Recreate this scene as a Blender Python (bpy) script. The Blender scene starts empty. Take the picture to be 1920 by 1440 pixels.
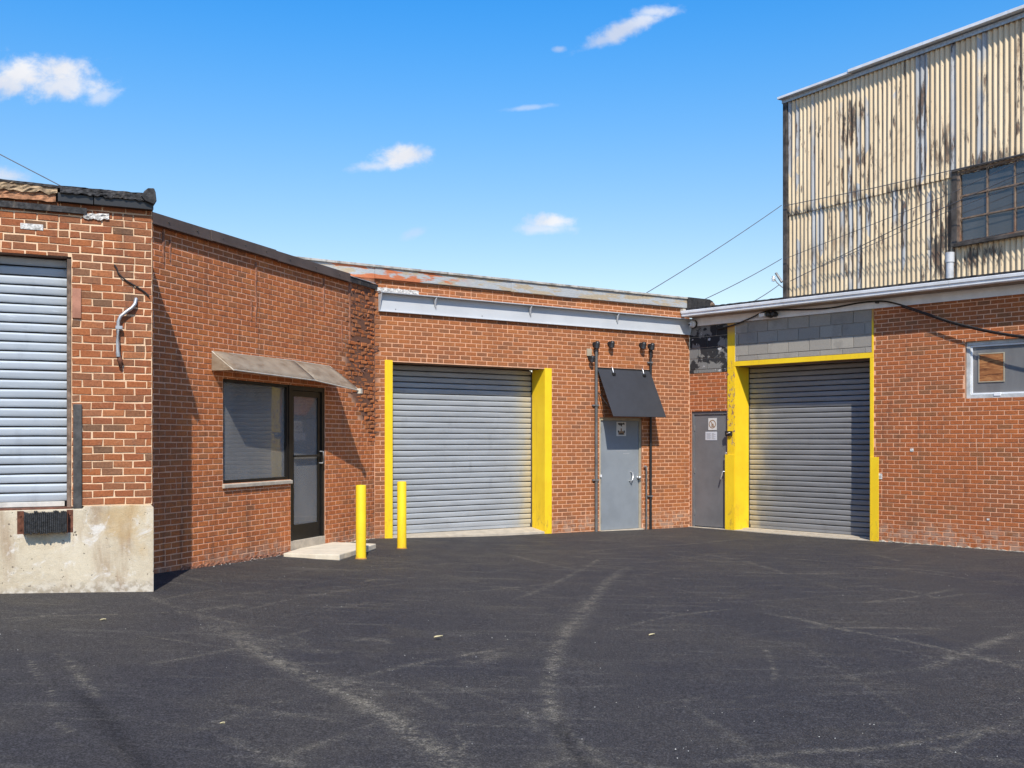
import bpy, bmesh, math, random
import numpy as np
from mathutils import Vector, Matrix, noise as mnoise
R = math.radians
rnd = random.Random(7)
scene = bpy.context.scene
COL = scene.collection

# ------------------------------------------------------------------ camera, sky, sun, exposure
F = 1950.0            # focal length in photo pixels
EYE = 1.615
HZ = 825.0            # horizon row in the photo
cam_d = bpy.data.cameras.new("camera")
cam = bpy.data.objects.new("camera", cam_d); COL.objects.link(cam)
cam.location = (0, 0, EYE); cam.rotation_euler = (R(90), 0, 0)
cam_d.sensor_width = 36.0; cam_d.lens = 36.0 * F / 1920.0
cam_d.shift_y = (HZ - 720.0) / 1920.0
cam_d.clip_start = 0.1; cam_d.clip_end = 3000
scene.camera = cam

SUN_EL = 45.5
sun_to = Vector((0.095, -0.995, 0)).normalized()      # horizontal direction towards the sun
sun_vec = Vector((sun_to.x * math.cos(R(SUN_EL)), sun_to.y * math.cos(R(SUN_EL)), math.sin(R(SUN_EL))))
sl = bpy.data.lights.new("sun", 'SUN'); sl.energy = 5.0; sl.angle = R(0.5); sl.color = (1.0, 0.935, 0.83)
so = bpy.data.objects.new("sun", sl); COL.objects.link(so)
so.rotation_euler = sun_vec.to_track_quat('Z', 'Y').to_euler()

world = bpy.data.worlds.new("World"); scene.world = world; world.use_nodes = True
scene.view_settings.view_transform = 'Standard'; scene.view_settings.look = 'None'
scene.view_settings.exposure = 0.12; scene.view_settings.gamma = 1.0
scene.view_settings.use_curve_mapping = False
SKY_STRENGTH = 0.10

# ------------------------------------------------------------------ node helper
class NT:
    def __init__(s, tree): s.t = tree; s.n = tree.nodes; s.l = tree.links
    def node(s, typ, **kw):
        n = s.n.new(typ)
        for k, v in kw.items(): setattr(n, k, v)
        return n
    def put(s, sock, v):
        if v is None: return
        if isinstance(v, bpy.types.NodeSocket): s.l.new(v, sock)
        else:
            if sock.type == 'RGBA' and not hasattr(v, '__len__'): v = (v, v, v, 1)
            if sock.type == 'RGBA' and len(v) == 3: v = (*v, 1)
            sock.default_value = v
    def math(s, op, a, b=None, c=None, clamp=False):
        n = s.node('ShaderNodeMath', operation=op, use_clamp=clamp)
        s.put(n.inputs[0], a); s.put(n.inputs[1], b); s.put(n.inputs[2], c)
        return n.outputs[0]
    def vmath(s, op, a, b=None):
        n = s.node('ShaderNodeVectorMath', operation=op)
        s.put(n.inputs[0], a); s.put(n.inputs[1], b)
        return n.outputs[0]
    def noise(s, vec, scale, detail=4, rough=0.55, dist=0.0):
        n = s.node('ShaderNodeTexNoise'); s.put(n.inputs['Vector'], vec)
        n.inputs['Scale'].default_value = scale; n.inputs['Detail'].default_value = detail
        n.inputs['Roughness'].default_value = rough; n.inputs['Distortion'].default_value = dist
        return n.outputs['Fac']
    def ramp(s, fac, stops, interp='LINEAR'):
        n = s.node('ShaderNodeValToRGB'); n.color_ramp.interpolation = interp
        e = n.color_ramp.elements
        while len(e) > 1: e.remove(e[-1])
        for i, (p, c) in enumerate(stops):
            if not hasattr(c, '__len__'): c = (c, c, c)
            el = e[0] if i == 0 else e.new(p)
            el.position = p; el.color = (*c[:3], 1)
        s.put(n.inputs[0], fac)
        return n.outputs[0]
    def step(s, fac, lo, hi):
        n = s.node('ShaderNodeMapRange', interpolation_type='SMOOTHSTEP')
        s.put(n.inputs[0], fac)
        a, b, t0, t1 = (lo, hi, 0, 1) if lo <= hi else (hi, lo, 1, 0)
        n.inputs[1].default_value = a; n.inputs[2].default_value = b; n.inputs[3].default_value = t0; n.inputs[4].default_value = t1
        return n.outputs[0]
    def mix(s, fac, a, b, mode='MIX'):
        n = s.node('ShaderNodeMix', data_type='RGBA', blend_type=mode)
        s.put(n.inputs[0], fac); s.put(n.inputs[6], a); s.put(n.inputs[7], b)
        return n.outputs[2]
    def sep(s, v):
        n = s.node('ShaderNodeSeparateXYZ'); s.put(n.inputs[0], v); return n.outputs
    def comb(s, x, y, z):
        n = s.node('ShaderNodeCombineXYZ'); s.put(n.inputs[0], x); s.put(n.inputs[1], y); s.put(n.inputs[2], z); return n.outputs[0]
    def pos(s): return s.node('ShaderNodeNewGeometry').outputs['Position']
    def objc(s): return s.node('ShaderNodeTexCoord').outputs['Object']
    def attr(s, name): return s.node('ShaderNodeAttribute', attribute_name=name).outputs['Fac']
    def rand(s): return s.node('ShaderNodeObjectInfo').outputs['Random']
    def bump(s, h, strength=0.3, dist=0.01):
        n = s.node('ShaderNodeBump'); n.inputs['Strength'].default_value = strength; n.inputs['Distance'].default_value = dist
        s.put(n.inputs['Height'], h); return n.outputs[0]

def material(name):
    m = bpy.data.materials.new(name); m.use_nodes = True
    nt = NT(m.node_tree); m.node_tree.nodes.clear()
    out = nt.node('ShaderNodeOutputMaterial'); b = nt.node('ShaderNodeBsdfPrincipled')
    nt.l.new(b.outputs[0], out.inputs[0]); nt.b = b; nt.out = out
    def setp(col=None, rough=None, metal=None, normal=None, spec=None):
        nt.put(b.inputs['Base Color'], col); nt.put(b.inputs['Roughness'], rough); nt.put(b.inputs['Metallic'], metal)
        nt.put(b.inputs['Normal'], normal); nt.put(b.inputs['Specular IOR Level'], spec)
    nt.set = setp
    return m, nt

# ------------------------------------------------------------------ world: sky with small clouds
w = NT(world.node_tree); world.node_tree.nodes.clear()
wo = w.node('ShaderNodeOutputWorld'); bg = w.node('ShaderNodeBackground'); w.l.new(bg.outputs[0], wo.inputs[0])
sky = w.node('ShaderNodeTexSky', sky_type='NISHITA', sun_disc=False)
sky.sun_elevation = R(SUN_EL); sky.sun_rotation = math.atan2(sun_to.x, sun_to.y)
sky.altitude = 0; sky.air_density = 1.0; sky.dust_density = 0.15; sky.ozone_density = 1.6
bg.inputs[1].default_value = SKY_STRENGTH
hs = w.node('ShaderNodeHueSaturation'); hs.inputs['Saturation'].default_value = 1.25; hs.inputs['Value'].default_value = 1.35
hs.inputs['Hue'].default_value = 0.497
w.l.new(sky.outputs[0], hs.inputs['Color'])
gen = w.node('ShaderNodeTexCoord').outputs['Generated']
gx, gy, gz = w.sep(gen)
yy = w.math('MAXIMUM', gy, 0.02)
cu = w.math('DIVIDE', gx, yy); cv = w.math('DIVIDE', gz, yy)
cl = None
# gx/gy , gz/gy centre, half sizes, tilt, strength
def px(x, y): return ((x - 960) / F, (HZ - y) / F)
CL = [((62, 140), (105, 34), 0.04, 1.0), ((112, 160), (92, 24), -0.10, 0.9), ((20, 150), (60, 30), 0.1, .9), ((190, 180), (32, 14), 0.3, .55),
      ((1175, 52), (78, 15), 0.44, .8), ((1225, 22), (46, 10), 0.05, .7), ((1130, 75), (30, 12), 0.4, .6),
      ((752, 296), (52, 20), 0.12, 1.0), ((700, 312), (44, 10), 0.1, .6), ((1032, 416), (42, 14), 0.0, .95), ((1020, 428), (52, 10), 0.0, .6),
      ((10, 330), (46, 14), -0.1, .8), ((990, 202), (42, 5), 0.1, .35), ((1048, 92), (12, 5), 0, .4), ((778, 438), (24, 8), 0.3, .3),
      ((-420, 260), (150, 40), 0.05, .9), ((2500, 330), (190, 44), 0.05, .9)]
cvec = w.comb(cu, w.math('MULTIPLY', cv, 1.25), 3.7)
n1 = w.noise(cvec, 42, 9, 0.62, 0.15)
n2 = w.noise(cvec, 9, 3, 0.5)
for (c, hsz, tilt, st) in CL:
    ux, uy = px(*c)
    dx = w.math('SUBTRACT', cu, ux); dy = w.math('SUBTRACT', cv, uy)
    ct, sn = math.cos(tilt), math.sin(tilt)
    rx = w.math('ADD', w.math('MULTIPLY', dx, ct * F / (hsz[0] * 1.12)), w.math('MULTIPLY', dy, sn * F / (hsz[0] * 1.12)))
    ry = w.math('ADD', w.math('MULTIPLY', dx, -sn * F / (hsz[1] * 1.2)), w.math('MULTIPLY', dy, ct * F / (hsz[1] * 1.2)))
    r2 = w.math('ADD', w.math('MULTIPLY', rx, rx), w.math('MULTIPLY', ry, ry))
    k = w.math('MULTIPLY', w.math('MAXIMUM', w.math('SUBTRACT', 1.12, w.math('SQRT', r2)), -1.0), 1.0)
    k = w.math('ADD', k, w.math('MULTIPLY', w.math('SUBTRACT', n1, 0.5), 2.1))
    k = w.math('MULTIPLY', w.step(k, -0.12, 0.95), st)
    k = w.math('MULTIPLY', k, w.math('LESS_THAN', r2, 6.0))
    cl = k if cl is None else w.math('MAXIMUM', cl, k)
front = w.math('GREATER_THAN', gy, 0.05)
cl = w.math('MULTIPLY', cl, front)
ccol = w.mix(w.step(n2, 0.35, 0.65), (6.6, 6.9, 7.8), (8.6, 8.7, 9.0))
grade = w.ramp(gz, [(0.0, (0.78, 0.52, 0.44)), (0.16, (0.72, 0.53, 0.48)), (0.28, (0.56, 0.58, 0.60)), (0.42, (0.13, 0.58, 0.80)), (0.62, (0.12, 0.42, 0.64))], 'B_SPLINE')
skyg = w.vmath('MULTIPLY', w.vmath('MULTIPLY', hs.outputs[0], grade), (1.92, 2.07, 2.07))
skyc = w.mix(cl, skyg, ccol)
w.l.new(skyc, bg.inputs[0])

# ------------------------------------------------------------------ geometry helpers
class Wall:
    """A vertical plane: origin, direction along it (local x), inward depth (local y)."""
    def __init__(s, X, Y, deg):
        s.o = Vector((X, Y)); s.a = R(deg); s.t = Vector((math.cos(s.a), math.sin(s.a))); s.n = Vector((-math.sin(s.a), math.cos(s.a)))
    def loc(s, x, y=HZ, d=0.0):
        ray = Vector(((x - 960) / F, 1.0)); lam = (d + s.o.dot(s.n)) / ray.dot(s.n)
        P = ray * lam
        return (P - s.o).dot(s.t), EYE + (HZ - y) / F * lam
    def S(s, x, d=0.0): return s.loc(x, HZ, d)[0]
    def H(s, x, y, d=0.0): return s.loc(x, y, d)[1]
    def world(s, sx, d, h):
        P = s.o + s.t * sx + s.n * d
        return Vector((P.x, P.y, h))

WA = Wall(-3.393, 9.803, 25.7)
WA2 = Wall(-3.393, 9.803, 115.7)
WB = Wall(-2.077, 15.70, 70.25)
WC = Wall(-2.077, 15.70, 34.0)
WD = Wall(3.30, 19.32, -47.3)
WE = Wall(6.11, 23.0, -57.34)

def ground_h(X):
    if X >= 3.3: return 0.0
    return 0.0049 * min(3.3 - X, 7.9) ** 1.9

def link(o, parent=None, loc=None, rotz=None):
    COL.objects.link(o)
    if parent is not None: o.parent = parent
    if loc is not None: o.location = loc
    if rotz is not None: o.rotation_euler = (0, 0, rotz)
    return o

def tag(o, label, cat, group=None):
    o['label'] = label; o['category'] = cat
    if group: o['group'] = group
    return o

def empty(name, loc, rotz=0.0, label=None, cat=None, group=None):
    o = bpy.data.objects.new(name, None); o.empty_display_size = 0.2
    link(o, None, loc, rotz)
    if label: tag(o, label, cat, group)
    return o

class MB:
    def __init__(s): s.v = []; s.f = []; s.sm = []
    def add(s, vs, fs, smooth=False):
        b = len(s.v); s.v += [tuple(p) for p in vs]; s.f += [tuple(b + i for i in f) for f in fs]; s.sm += [smooth] * len(fs)
        return s
    def box(s, x0, x1, y0, y1, z0, z1):
        if x0 > x1: x0, x1 = x1, x0
        if y0 > y1: y0, y1 = y1, y0
        if z0 > z1: z0, z1 = z1, z0
        v = [(x0, y0, z0), (x1, y0, z0), (x1, y1, z0), (x0, y1, z0), (x0, y0, z1), (x1, y0, z1), (x1, y1, z1), (x0, y1, z1)]
        return s.add(v, [(3, 2, 1, 0), (4, 5, 6, 7), (0, 1, 5, 4), (1, 2, 6, 5), (2, 3, 7, 6), (3, 0, 4, 7)])
    def quad(s, a, b, c, d): return s.add([a, b, c, d], [(0, 1, 2, 3)])
    def prism(s, poly, axis, a, b):
        """poly of 2-D points extruded along axis 'x','y' or 'z' from a to b."""
        def mk(p, t):
            return {'x': (t, p[0], p[1]), 'y': (p[0], t, p[1]), 'z': (p[0], p[1], t)}[axis]
        n = len(poly); v = [mk(p, a) for p in poly] + [mk(p, b) for p in poly]
        return s.add(v, [tuple(range(n))[::-1], tuple(range(n, 2 * n))] + [(i, (i + 1) % n, n + (i + 1) % n, n + i) for i in range(n)])
    def slab(s, pts, th):
        """quad given by 4 points thickened along its normal."""
        p = [Vector(q) for q in pts]; nrm = (p[1] - p[0]).cross(p[3] - p[0]).normalized() * th
        q = [x + nrm for x in p]
        return s.add(p + q, [(3, 2, 1, 0), (4, 5, 6, 7), (0, 1, 5, 4), (1, 2, 6, 5), (2, 3, 7, 6), (3, 0, 4, 7)])
    def tube(s, path, r, n=10, caps=True):
        P = [Vector(p) for p in path]; rs = r if hasattr(r, '__len__') else [r] * len(P)
        rings = []; up = Vector((0, 0, 1))
        for i, p in enumerate(P):
            d = (P[min(i + 1, len(P) - 1)] - P[max(i - 1, 0)]).normalized()
            a = d.cross(up)
            if a.length < 1e-3: a = d.cross(Vector((0, 1, 0)))
            a.normalize(); b = a.cross(d).normalized()
            rings.append([p + (a * math.cos(2 * math.pi * k / n) + b * math.sin(2 * math.pi * k / n)) * rs[i] for k in range(n)])
        v = [q for rg in rings for q in rg]; f = []
        for i in range(len(P) - 1):
            for k in range(n):
                f.append((i * n + k, i * n + (k + 1) % n, (i + 1) * n + (k + 1) % n, (i + 1) * n + k))
        s.add(v, f, True)
        if caps:
            s.add(rings[0], [tuple(range(n))]); s.add(rings[-1], [tuple(range(n))[::-1]])
        return s
    def lathe(s, prof, c=(0, 0, 0), n=16, axis='z'):
        v = []; f = []
        for (r, z) in prof:
            for k in range(n):
                a = 2 * math.pi * k / n
                p = (r * math.cos(a), r * math.sin(a), z)
                if axis == 'y': p = (p[0], p[2], p[1])
                v.append((p[0] + c[0], p[1] + c[1], p[2] + c[2]))
        for i in range(len(prof) - 1):
            for k in range(n): f.append((i * n + k, i * n + (k + 1) % n, (i + 1) * n + (k + 1) % n, (i + 1) * n + k))
        s.add(v, f, True)
        s.add(v[:n], [tuple(range(n))]); s.add(v[-n:], [tuple(range(n))[::-1]])
        return s
    def shift(s, d): s.v = [(a + d[0], b + d[1], c + d[2]) for a, b, c in s.v]; return s
    def build(s, name, mat, parent=None, bevel=0.0, label=None, recalc=True, loc=None, rotz=None):
        me = bpy.data.meshes.new(name); me.from_pydata(s.v, [], s.f)
        me.polygons.foreach_set('use_smooth', s.sm)
        if recalc:
            bm = bmesh.new(); bm.from_mesh(me); bmesh.ops.remove_doubles(bm, verts=bm.verts, dist=1e-5) if bevel else None
            bmesh.ops.recalc_face_normals(bm, faces=bm.faces)
            if bevel:
                ed = [e for e in bm.edges if len(e.link_faces) == 2 and e.calc_face_angle(0) > 0.6]
                if ed: bmesh.ops.bevel(bm, geom=ed, offset=bevel, segments=2, affect='EDGES', profile=0.6)
            bm.to_mesh(me); bm.free()
        me.materials.append(mat)
        o = bpy.data.objects.new(name, me); link(o, parent, loc, rotz)
        if label: o['label'] = label
        return o

def obj_copy(o, parent, loc=None):
    c = o.copy(); COL.objects.link(c); c.parent = parent
    if loc is not None: c.location = loc
    return c

# ------------------------------------------------------------------ materials
def brick_material(name, cols, joined, eff=0.35, soot=0.25):
    m, t = material(name)
    r = t.attr('tint') if joined else t.rand()
    pos = t.pos(); sx, sy, sz = t.sep(pos)
    n = len(cols)
    base = t.ramp(r, [((i + 0.5) / n, c) for i, c in enumerate(cols)])
    big = t.noise(pos, 0.9, 4, 0.6)
    base = t.mix(t.math('MULTIPLY', t.step(big, 0.45, 0.75), 0.42), base, (0.20, 0.098, 0.06))
    fine = t.noise(pos, 55, 5, 0.7)
    base = t.mix(0.55, base, t.ramp(fine, [(0.3, 0.45), (0.5, 0.95), (0.75, 1.35)]), 'MULTIPLY')
    # long thin drag marks of the extruded face
    st = t.noise(t.vmath('MULTIPLY', pos, (30, 30, 260)), 1.0, 3, 0.6)
    base = t.mix(0.28, base, t.ramp(st, [(0.35, 0.6), (0.6, 1.15)]), 'MULTIPLY')
    # cement bloom and smears
    sm = t.noise(pos, 14, 5, 0.65, 0.6)
    base = t.mix(t.math('MULTIPLY', t.step(sm, 0.6, 0.78), eff), base, (0.50, 0.30, 0.18))
    ed = t.noise(pos, 7, 4, 0.6)
    base = t.mix(t.math('MULTIPLY', t.step(ed, 0.58, 0.66), 0.28), base, (0.15, 0.07, 0.045))
    # dark weather stains in vertical runs
    vs = t.noise(t.vmath('MULTIPLY', pos, (5.5, 5.5, 0.7)), 1.0, 5, 0.6)
    base = t.mix(t.math('MULTIPLY', t.step(vs, 0.53, 0.75), soot), base, (0.075, 0.045, 0.035))
    # worn pale foot of the wall (damp and splash marks)
    ft = t.math('MULTIPLY', t.step(t.math('ADD', sz, t.math('MULTIPLY', t.noise(pos, 2.2, 4, 0.6), -0.55)), 0.12, -0.12), 0.75)
    base = t.mix(t.math('MULTIPLY', ft, t.step(t.noise(pos, 9, 4, .6), 0.38, 0.6)), base, (0.36, 0.25, 0.185))
    t.set(base, t.ramp(fine, [(0.2, 0.95), (0.8, 0.78)]), 0, t.bump(t.math('ADD', fine, t.math('MULTIPLY', sm, 0.8)), 0.55, 0.006), 0.25)
    return m

def mortar_material(name, c, dark):
    m, t = material(name)
    pos = t.pos()
    n = t.noise(pos, 3.0, 5, 0.65); f = t.noise(pos, 90, 3, 0.6)
    b = t.mix(t.step(n, 0.35, 0.7), c, tuple(x * 0.82 for x in c))
    wash = t.step(t.noise(pos, 0.85, 4, 0.6), 0.47, 0.66)
    b = t.mix(t.math('MULTIPLY', wash, 0.36), b, tuple(x * y for x, y in zip(c, (0.62, 0.50, 0.46))))
    vs = t.noise(t.vmath('MULTIPLY', pos, (5.5, 5.5, 0.7)), 1.0, 5, 0.6)
    b = t.mix(t.math('MULTIPLY', t.step(vs, 0.56, 0.75), 0.4), b, tuple(x * 0.3 for x in c))
    e = t.attr('erode')
    b = t.mix(e, b, dark)
    b = t.mix(0.4, b, t.ramp(f, [(0.3, 0.75), (0.6, 1.15)]), 'MULTIPLY')
    t.set(b, 0.95, 0, t.bump(f, 0.5, 0.004), 0.2)
    return m

PAL_A = [(0.3294, 0.1086, 0.0423), (0.3693, 0.1241, 0.0447), (0.2894, 0.0931, 0.0407), (0.3993, 0.15, 0.061), (0.2396, 0.0983, 0.0488), (0.3593, 0.1138, 0.0407), (0.1697, 0.0931, 0.0529), (0.3294, 0.1345, 0.0651), (0.2994, 0.0983, 0.0407)]
PAL_B = [(0.4994, 0.1542, 0.0489), (0.5338, 0.1717, 0.0532), (0.4304, 0.1366, 0.0489), (0.5681, 0.1927, 0.0618), (0.3788, 0.1436, 0.0575), (0.5165, 0.1576, 0.0489), (0.4649, 0.1436, 0.0489)]
PAL_C = [(0.392, 0.1378, 0.0482), (0.3593, 0.1235, 0.045), (0.4137, 0.1543, 0.0543), (0.3266, 0.1158, 0.0466), (0.381, 0.1323, 0.0466), (0.2722, 0.1102, 0.0497)]
PAL_D = [(0.4426, 0.1313, 0.0411), (0.3998, 0.1188, 0.0394), (0.4712, 0.145, 0.0452), (0.3712, 0.1161, 0.0411), (0.4284, 0.1272, 0.0411), (0.2998, 0.1174, 0.0477)]
MORT = {'A': mortar_material('mortar_dock', (0.80, 0.56, 0.36), (0.16, 0.08, 0.055)),
        'B': mortar_material('mortar_office', (0.84, 0.48, 0.30), (0.18, 0.088, 0.057)),
        'C': mortar_material('mortar_garage', (0.74, 0.41, 0.25), (0.18, 0.088, 0.057)),
        'D': mortar_material('mortar_right', (0.78, 0.44, 0.27), (0.15, 0.072, 0.048))}
BR = {}
for k, p, eff, soot in (('A', PAL_A, 0.55, 0.5), ('B', PAL_B, 0.3, 0.62), ('C', PAL_C, 0.3, 0.2), ('D', PAL_D, 0.28, 0.4)):
    BR[k] = (brick_material('brick_single_' + k.lower(), p, False, eff, soot), brick_material('brick_joined_' + k.lower(), p, True, eff, soot))

def simple(name, c, rough=0.6, metal=0.0, var=0.25, scale=6.0, bump=0.15, stain=None, spec=0.5, fscale=60):
    m, t = material(name); pos = t.pos()
    n = t.noise(pos, scale, 5, 0.6); f = t.noise(pos, fscale, 3, 0.6)
    b = t.mix(t.step(n, 0.3, 0.7), tuple(x * (1 - var) for x in c), tuple(min(1, x * (1 + var * 0.5)) for x in c))
    if stain:
        col, amt, lo = stain
        s2 = t.noise(t.vmath('MULTIPLY', pos, (6, 6, 1.1)), 1.0, 5, 0.65)
        b = t.mix(t.math('MULTIPLY', t.step(s2, lo, lo + 0.18), amt), b, col)
    t.set(b, t.ramp(n, [(0.3, min(1, rough * 1.15)), (0.7, rough * 0.85)]), metal, t.bump(t.math('ADD', f, t.math('MULTIPLY', n, 2)), bump, 0.004), spec)
    return m

def yellow():
    m, t = material('yellow_paint'); pos = t.pos(); sx, sy, sz = t.sep(pos)
    n = t.noise(pos, 2.5, 4, 0.6)
    b = t.mix(t.step(n, 0.3, 0.7), (0.84, 0.55, 0.018), (0.90, 0.62, 0.022))
    v = t.noise(t.vmath('MULTIPLY', pos, (9, 9, 1.2)), 1.0, 5, 0.65)
    b = t.mix(t.math('MULTIPLY', t.step(v, 0.55, 0.72), 0.35), b, (0.52, 0.36, 0.04))
    low = t.step(sz, 0.75, 0.1)
    sc = t.noise(t.vmath('MULTIPLY', pos, (14, 14, 5)), 1.0, 6, 0.75, 0.5)
    b = t.mix(t.math('MULTIPLY', low, t.math('MULTIPLY', t.step(sc, 0.52, 0.62), 0.45)), b, (0.25, 0.17, 0.06))
    b = t.mix(t.step(t.noise(pos, 22, 5, 0.7, 0.3), 0.70, 0.715), b, (0.12, 0.07, 0.04))
    t.set(b, t.ramp(n, [(0.3, 0.6), (0.7, 0.45)]), 0, t.bump(t.math('ADD', sc, t.noise(pos, 60, 2)), 0.12, 0.004), 0.3)
    return m
YEL = yellow()
def chipped_yellow():
    m, t = material('chipped_yellow_paint'); pos = t.pos(); sx, sy, sz = t.sep(pos)
    n = t.noise(t.vmath('MULTIPLY', pos, (1.6, 1.6, 0.7)), 14, 6, 0.7, 0.4)
    up = t.math('MULTIPLY', t.step(sz, 1.35, 1.6), t.step(sz, 3.1, 2.9))
    chip = t.math('MULTIPLY', t.step(n, 0.54, 0.575), up)
    b = t.mix(chip, t.mix(t.step(t.noise(pos, 3, 3), .3, .7), (0.80, 0.52, 0.015), (0.87, 0.57, 0.02)), t.mix(t.step(t.noise(pos, 40, 2), .4, .6), (0.30, 0.24, 0.2), (0.28, 0.10, 0.05)))
    top = t.step(sz, 3.45, 3.6)
    b = t.mix(t.math('MULTIPLY', top, 0.8), b, (0.42, 0.22, 0.09))
    t.set(b, 0.5, 0, t.bump(n, 0.3, 0.004), 0.35)
    return m
YELC = chipped_yellow()
BLACK = simple('black_metal', (0.018, 0.018, 0.019), 0.45, 0.0, 0.3, 8, 0.08)
BLACKP = simple('black_awning_panel', (0.040, 0.041, 0.046), 0.5, 0.0, 0.18, 2.5, 0.1)
ALUBLK = simple('dark_anodised_frame', (0.02, 0.019, 0.018), 0.35, 0.4, 0.3, 9, 0.04)
WHITEM = simple('white_painted_metal', (0.80, 0.81, 0.82), 0.4, 0.0, 0.12, 4, 0.06, ((0.33, 0.30, 0.27), 0.4, 0.6))
WHITEB = simple('white_painted_board', (0.78, 0.79, 0.80), 0.6, 0.0, 0.1, 4, 0.1, ((0.30, 0.27, 0.24), 0.35, 0.62))
BEAMG = simple('pale_grey_steel', (0.52, 0.54, 0.56), 0.45, 0.0, 0.08, 1.6, 0.04, ((0.30, 0.29, 0.28), 0.25, 0.66))
DOORB = simple('blue_grey_door_paint', (0.225, 0.25, 0.275), 0.45, 0.0, 0.1, 2.5, 0.08, ((0.14, 0.14, 0.14), 0.25, 0.64))
DOORG = simple('dark_grey_door_paint', (0.155, 0.157, 0.163), 0.45, 0.0, 0.14, 3, 0.08, ((0.16, 0.15, 0.13), 0.3, 0.6))
CONC = simple('pale_concrete', (0.48, 0.42, 0.335), 0.9, 0, 0.18, 7, 0.5, ((0.30, 0.22, 0.15), 0.4, 0.58), 0.2, 45)
RUST = simple('rusty_steel', (0.16, 0.06, 0.033), 0.85, 0.1, 0.5, 14, 0.5)
RUBBER = simple('black_rubber', (0.022, 0.023, 0.025), 0.7, 0, 0.6, 30, 0.8)
BROWNM = simple('brown_flashing', (0.115, 0.082, 0.067), 0.5, 0.15, 0.2, 3, 0.12, ((0.055, 0.045, 0.04), 0.5, 0.56))
TAR = simple('black_tar', (0.03, 0.029, 0.03), 0.75, 0, 0.6, 22, 0.9, ((0.19, 0.155, 0.12), 0.75, 0.54))
TAN = simple('peeled_tan_felt', (0.40, 0.29, 0.18), 0.95, 0, 0.5, 18, 1.0, ((0.12, 0.09, 0.07), 0.7, 0.52), 0.15, 70)
TAN2 = simple('peeled_orange_felt', (0.42, 0.21, 0.115), 0.95, 0, 0.45, 16, 1.0, ((0.16, 0.09, 0.06), 0.6, 0.56), 0.15, 70)
PATCHW = simple('white_mortar_patch', (0.62, 0.60, 0.56), 0.95, 0, 0.5, 30, 1.0)
WOOD = simple('weathered_jamb_wood', (0.20, 0.135, 0.095), 0.85, 0, 0.5, 12, 0.6, ((0.07, 0.05, 0.04), 0.6, 0.52))
STEELD = simple('worn_dark_steel', (0.075, 0.07, 0.065), 0.6, 0.2, 0.5, 10, 0.3, ((0.20, 0.21, 0.22), 0.7, 0.58))
PINK = simple('salmon_lintel_block', (0.40, 0.185, 0.12), 0.9, 0, 0.25, 9, 0.4)
PIPE = simple('galvanised_conduit', (0.42, 0.43, 0.44), 0.4, 0.5, 0.25, 20, 0.05)
PIPED = simple('grey_painted_pipe', (0.13, 0.13, 0.125), 0.55, 0.1, 0.3, 8, 0.1)
ROOFM = simple('grey_roof_felt', (0.10, 0.10, 0.10), 0.95, 0, 0.3, 2, 0.4)
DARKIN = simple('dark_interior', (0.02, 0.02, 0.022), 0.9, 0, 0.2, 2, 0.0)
BLIND = simple('grey_blind', (0.70, 0.68, 0.65), 0.8, 0, 0.12, 2, 0.0)
CURTAIN = simple('white_curtain', (0.85, 0.84, 0.82), 0.9, 0, 0.1, 5, 0.1)
CABLE = simple('black_cable', (0.02, 0.018, 0.017), 0.6, 0, 0.2, 6, 0.0)
WIREM = simple('wire', (0.10, 0.10, 0.11), 0.6, 0, 0.2, 6, 0.0)
BEIGE = simple('beige_plate', (0.42, 0.36, 0.26), 0.6, 0, 0.15, 9, 0.1)
CHROME = simple('bright_handle_metal', (0.72, 0.72, 0.70), 0.28, 0.8, 0.1, 20, 0.0)
SOFFIT = simple('brown_soffit', (0.25, 0.14, 0.09), 0.9, 0, 0.3, 5, 0.3)
PLY = None
def plywood():
    m, t = material('weathered_plywood'); o = t.objc()
    g = t.noise(t.vmath('MULTIPLY', o, (4, 4, 26)), 1.0, 5, 0.65, 1.2)
    b = t.ramp(g, [(0.3, (0.10, 0.035, 0.015)), (0.5, (0.30, 0.115, 0.04)), (0.68, (0.50, 0.24, 0.09))])
    t.set(b, 0.7, 0, t.bump(g, 0.3, 0.004), 0.3)
    return m
PLY = plywood()

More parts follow.
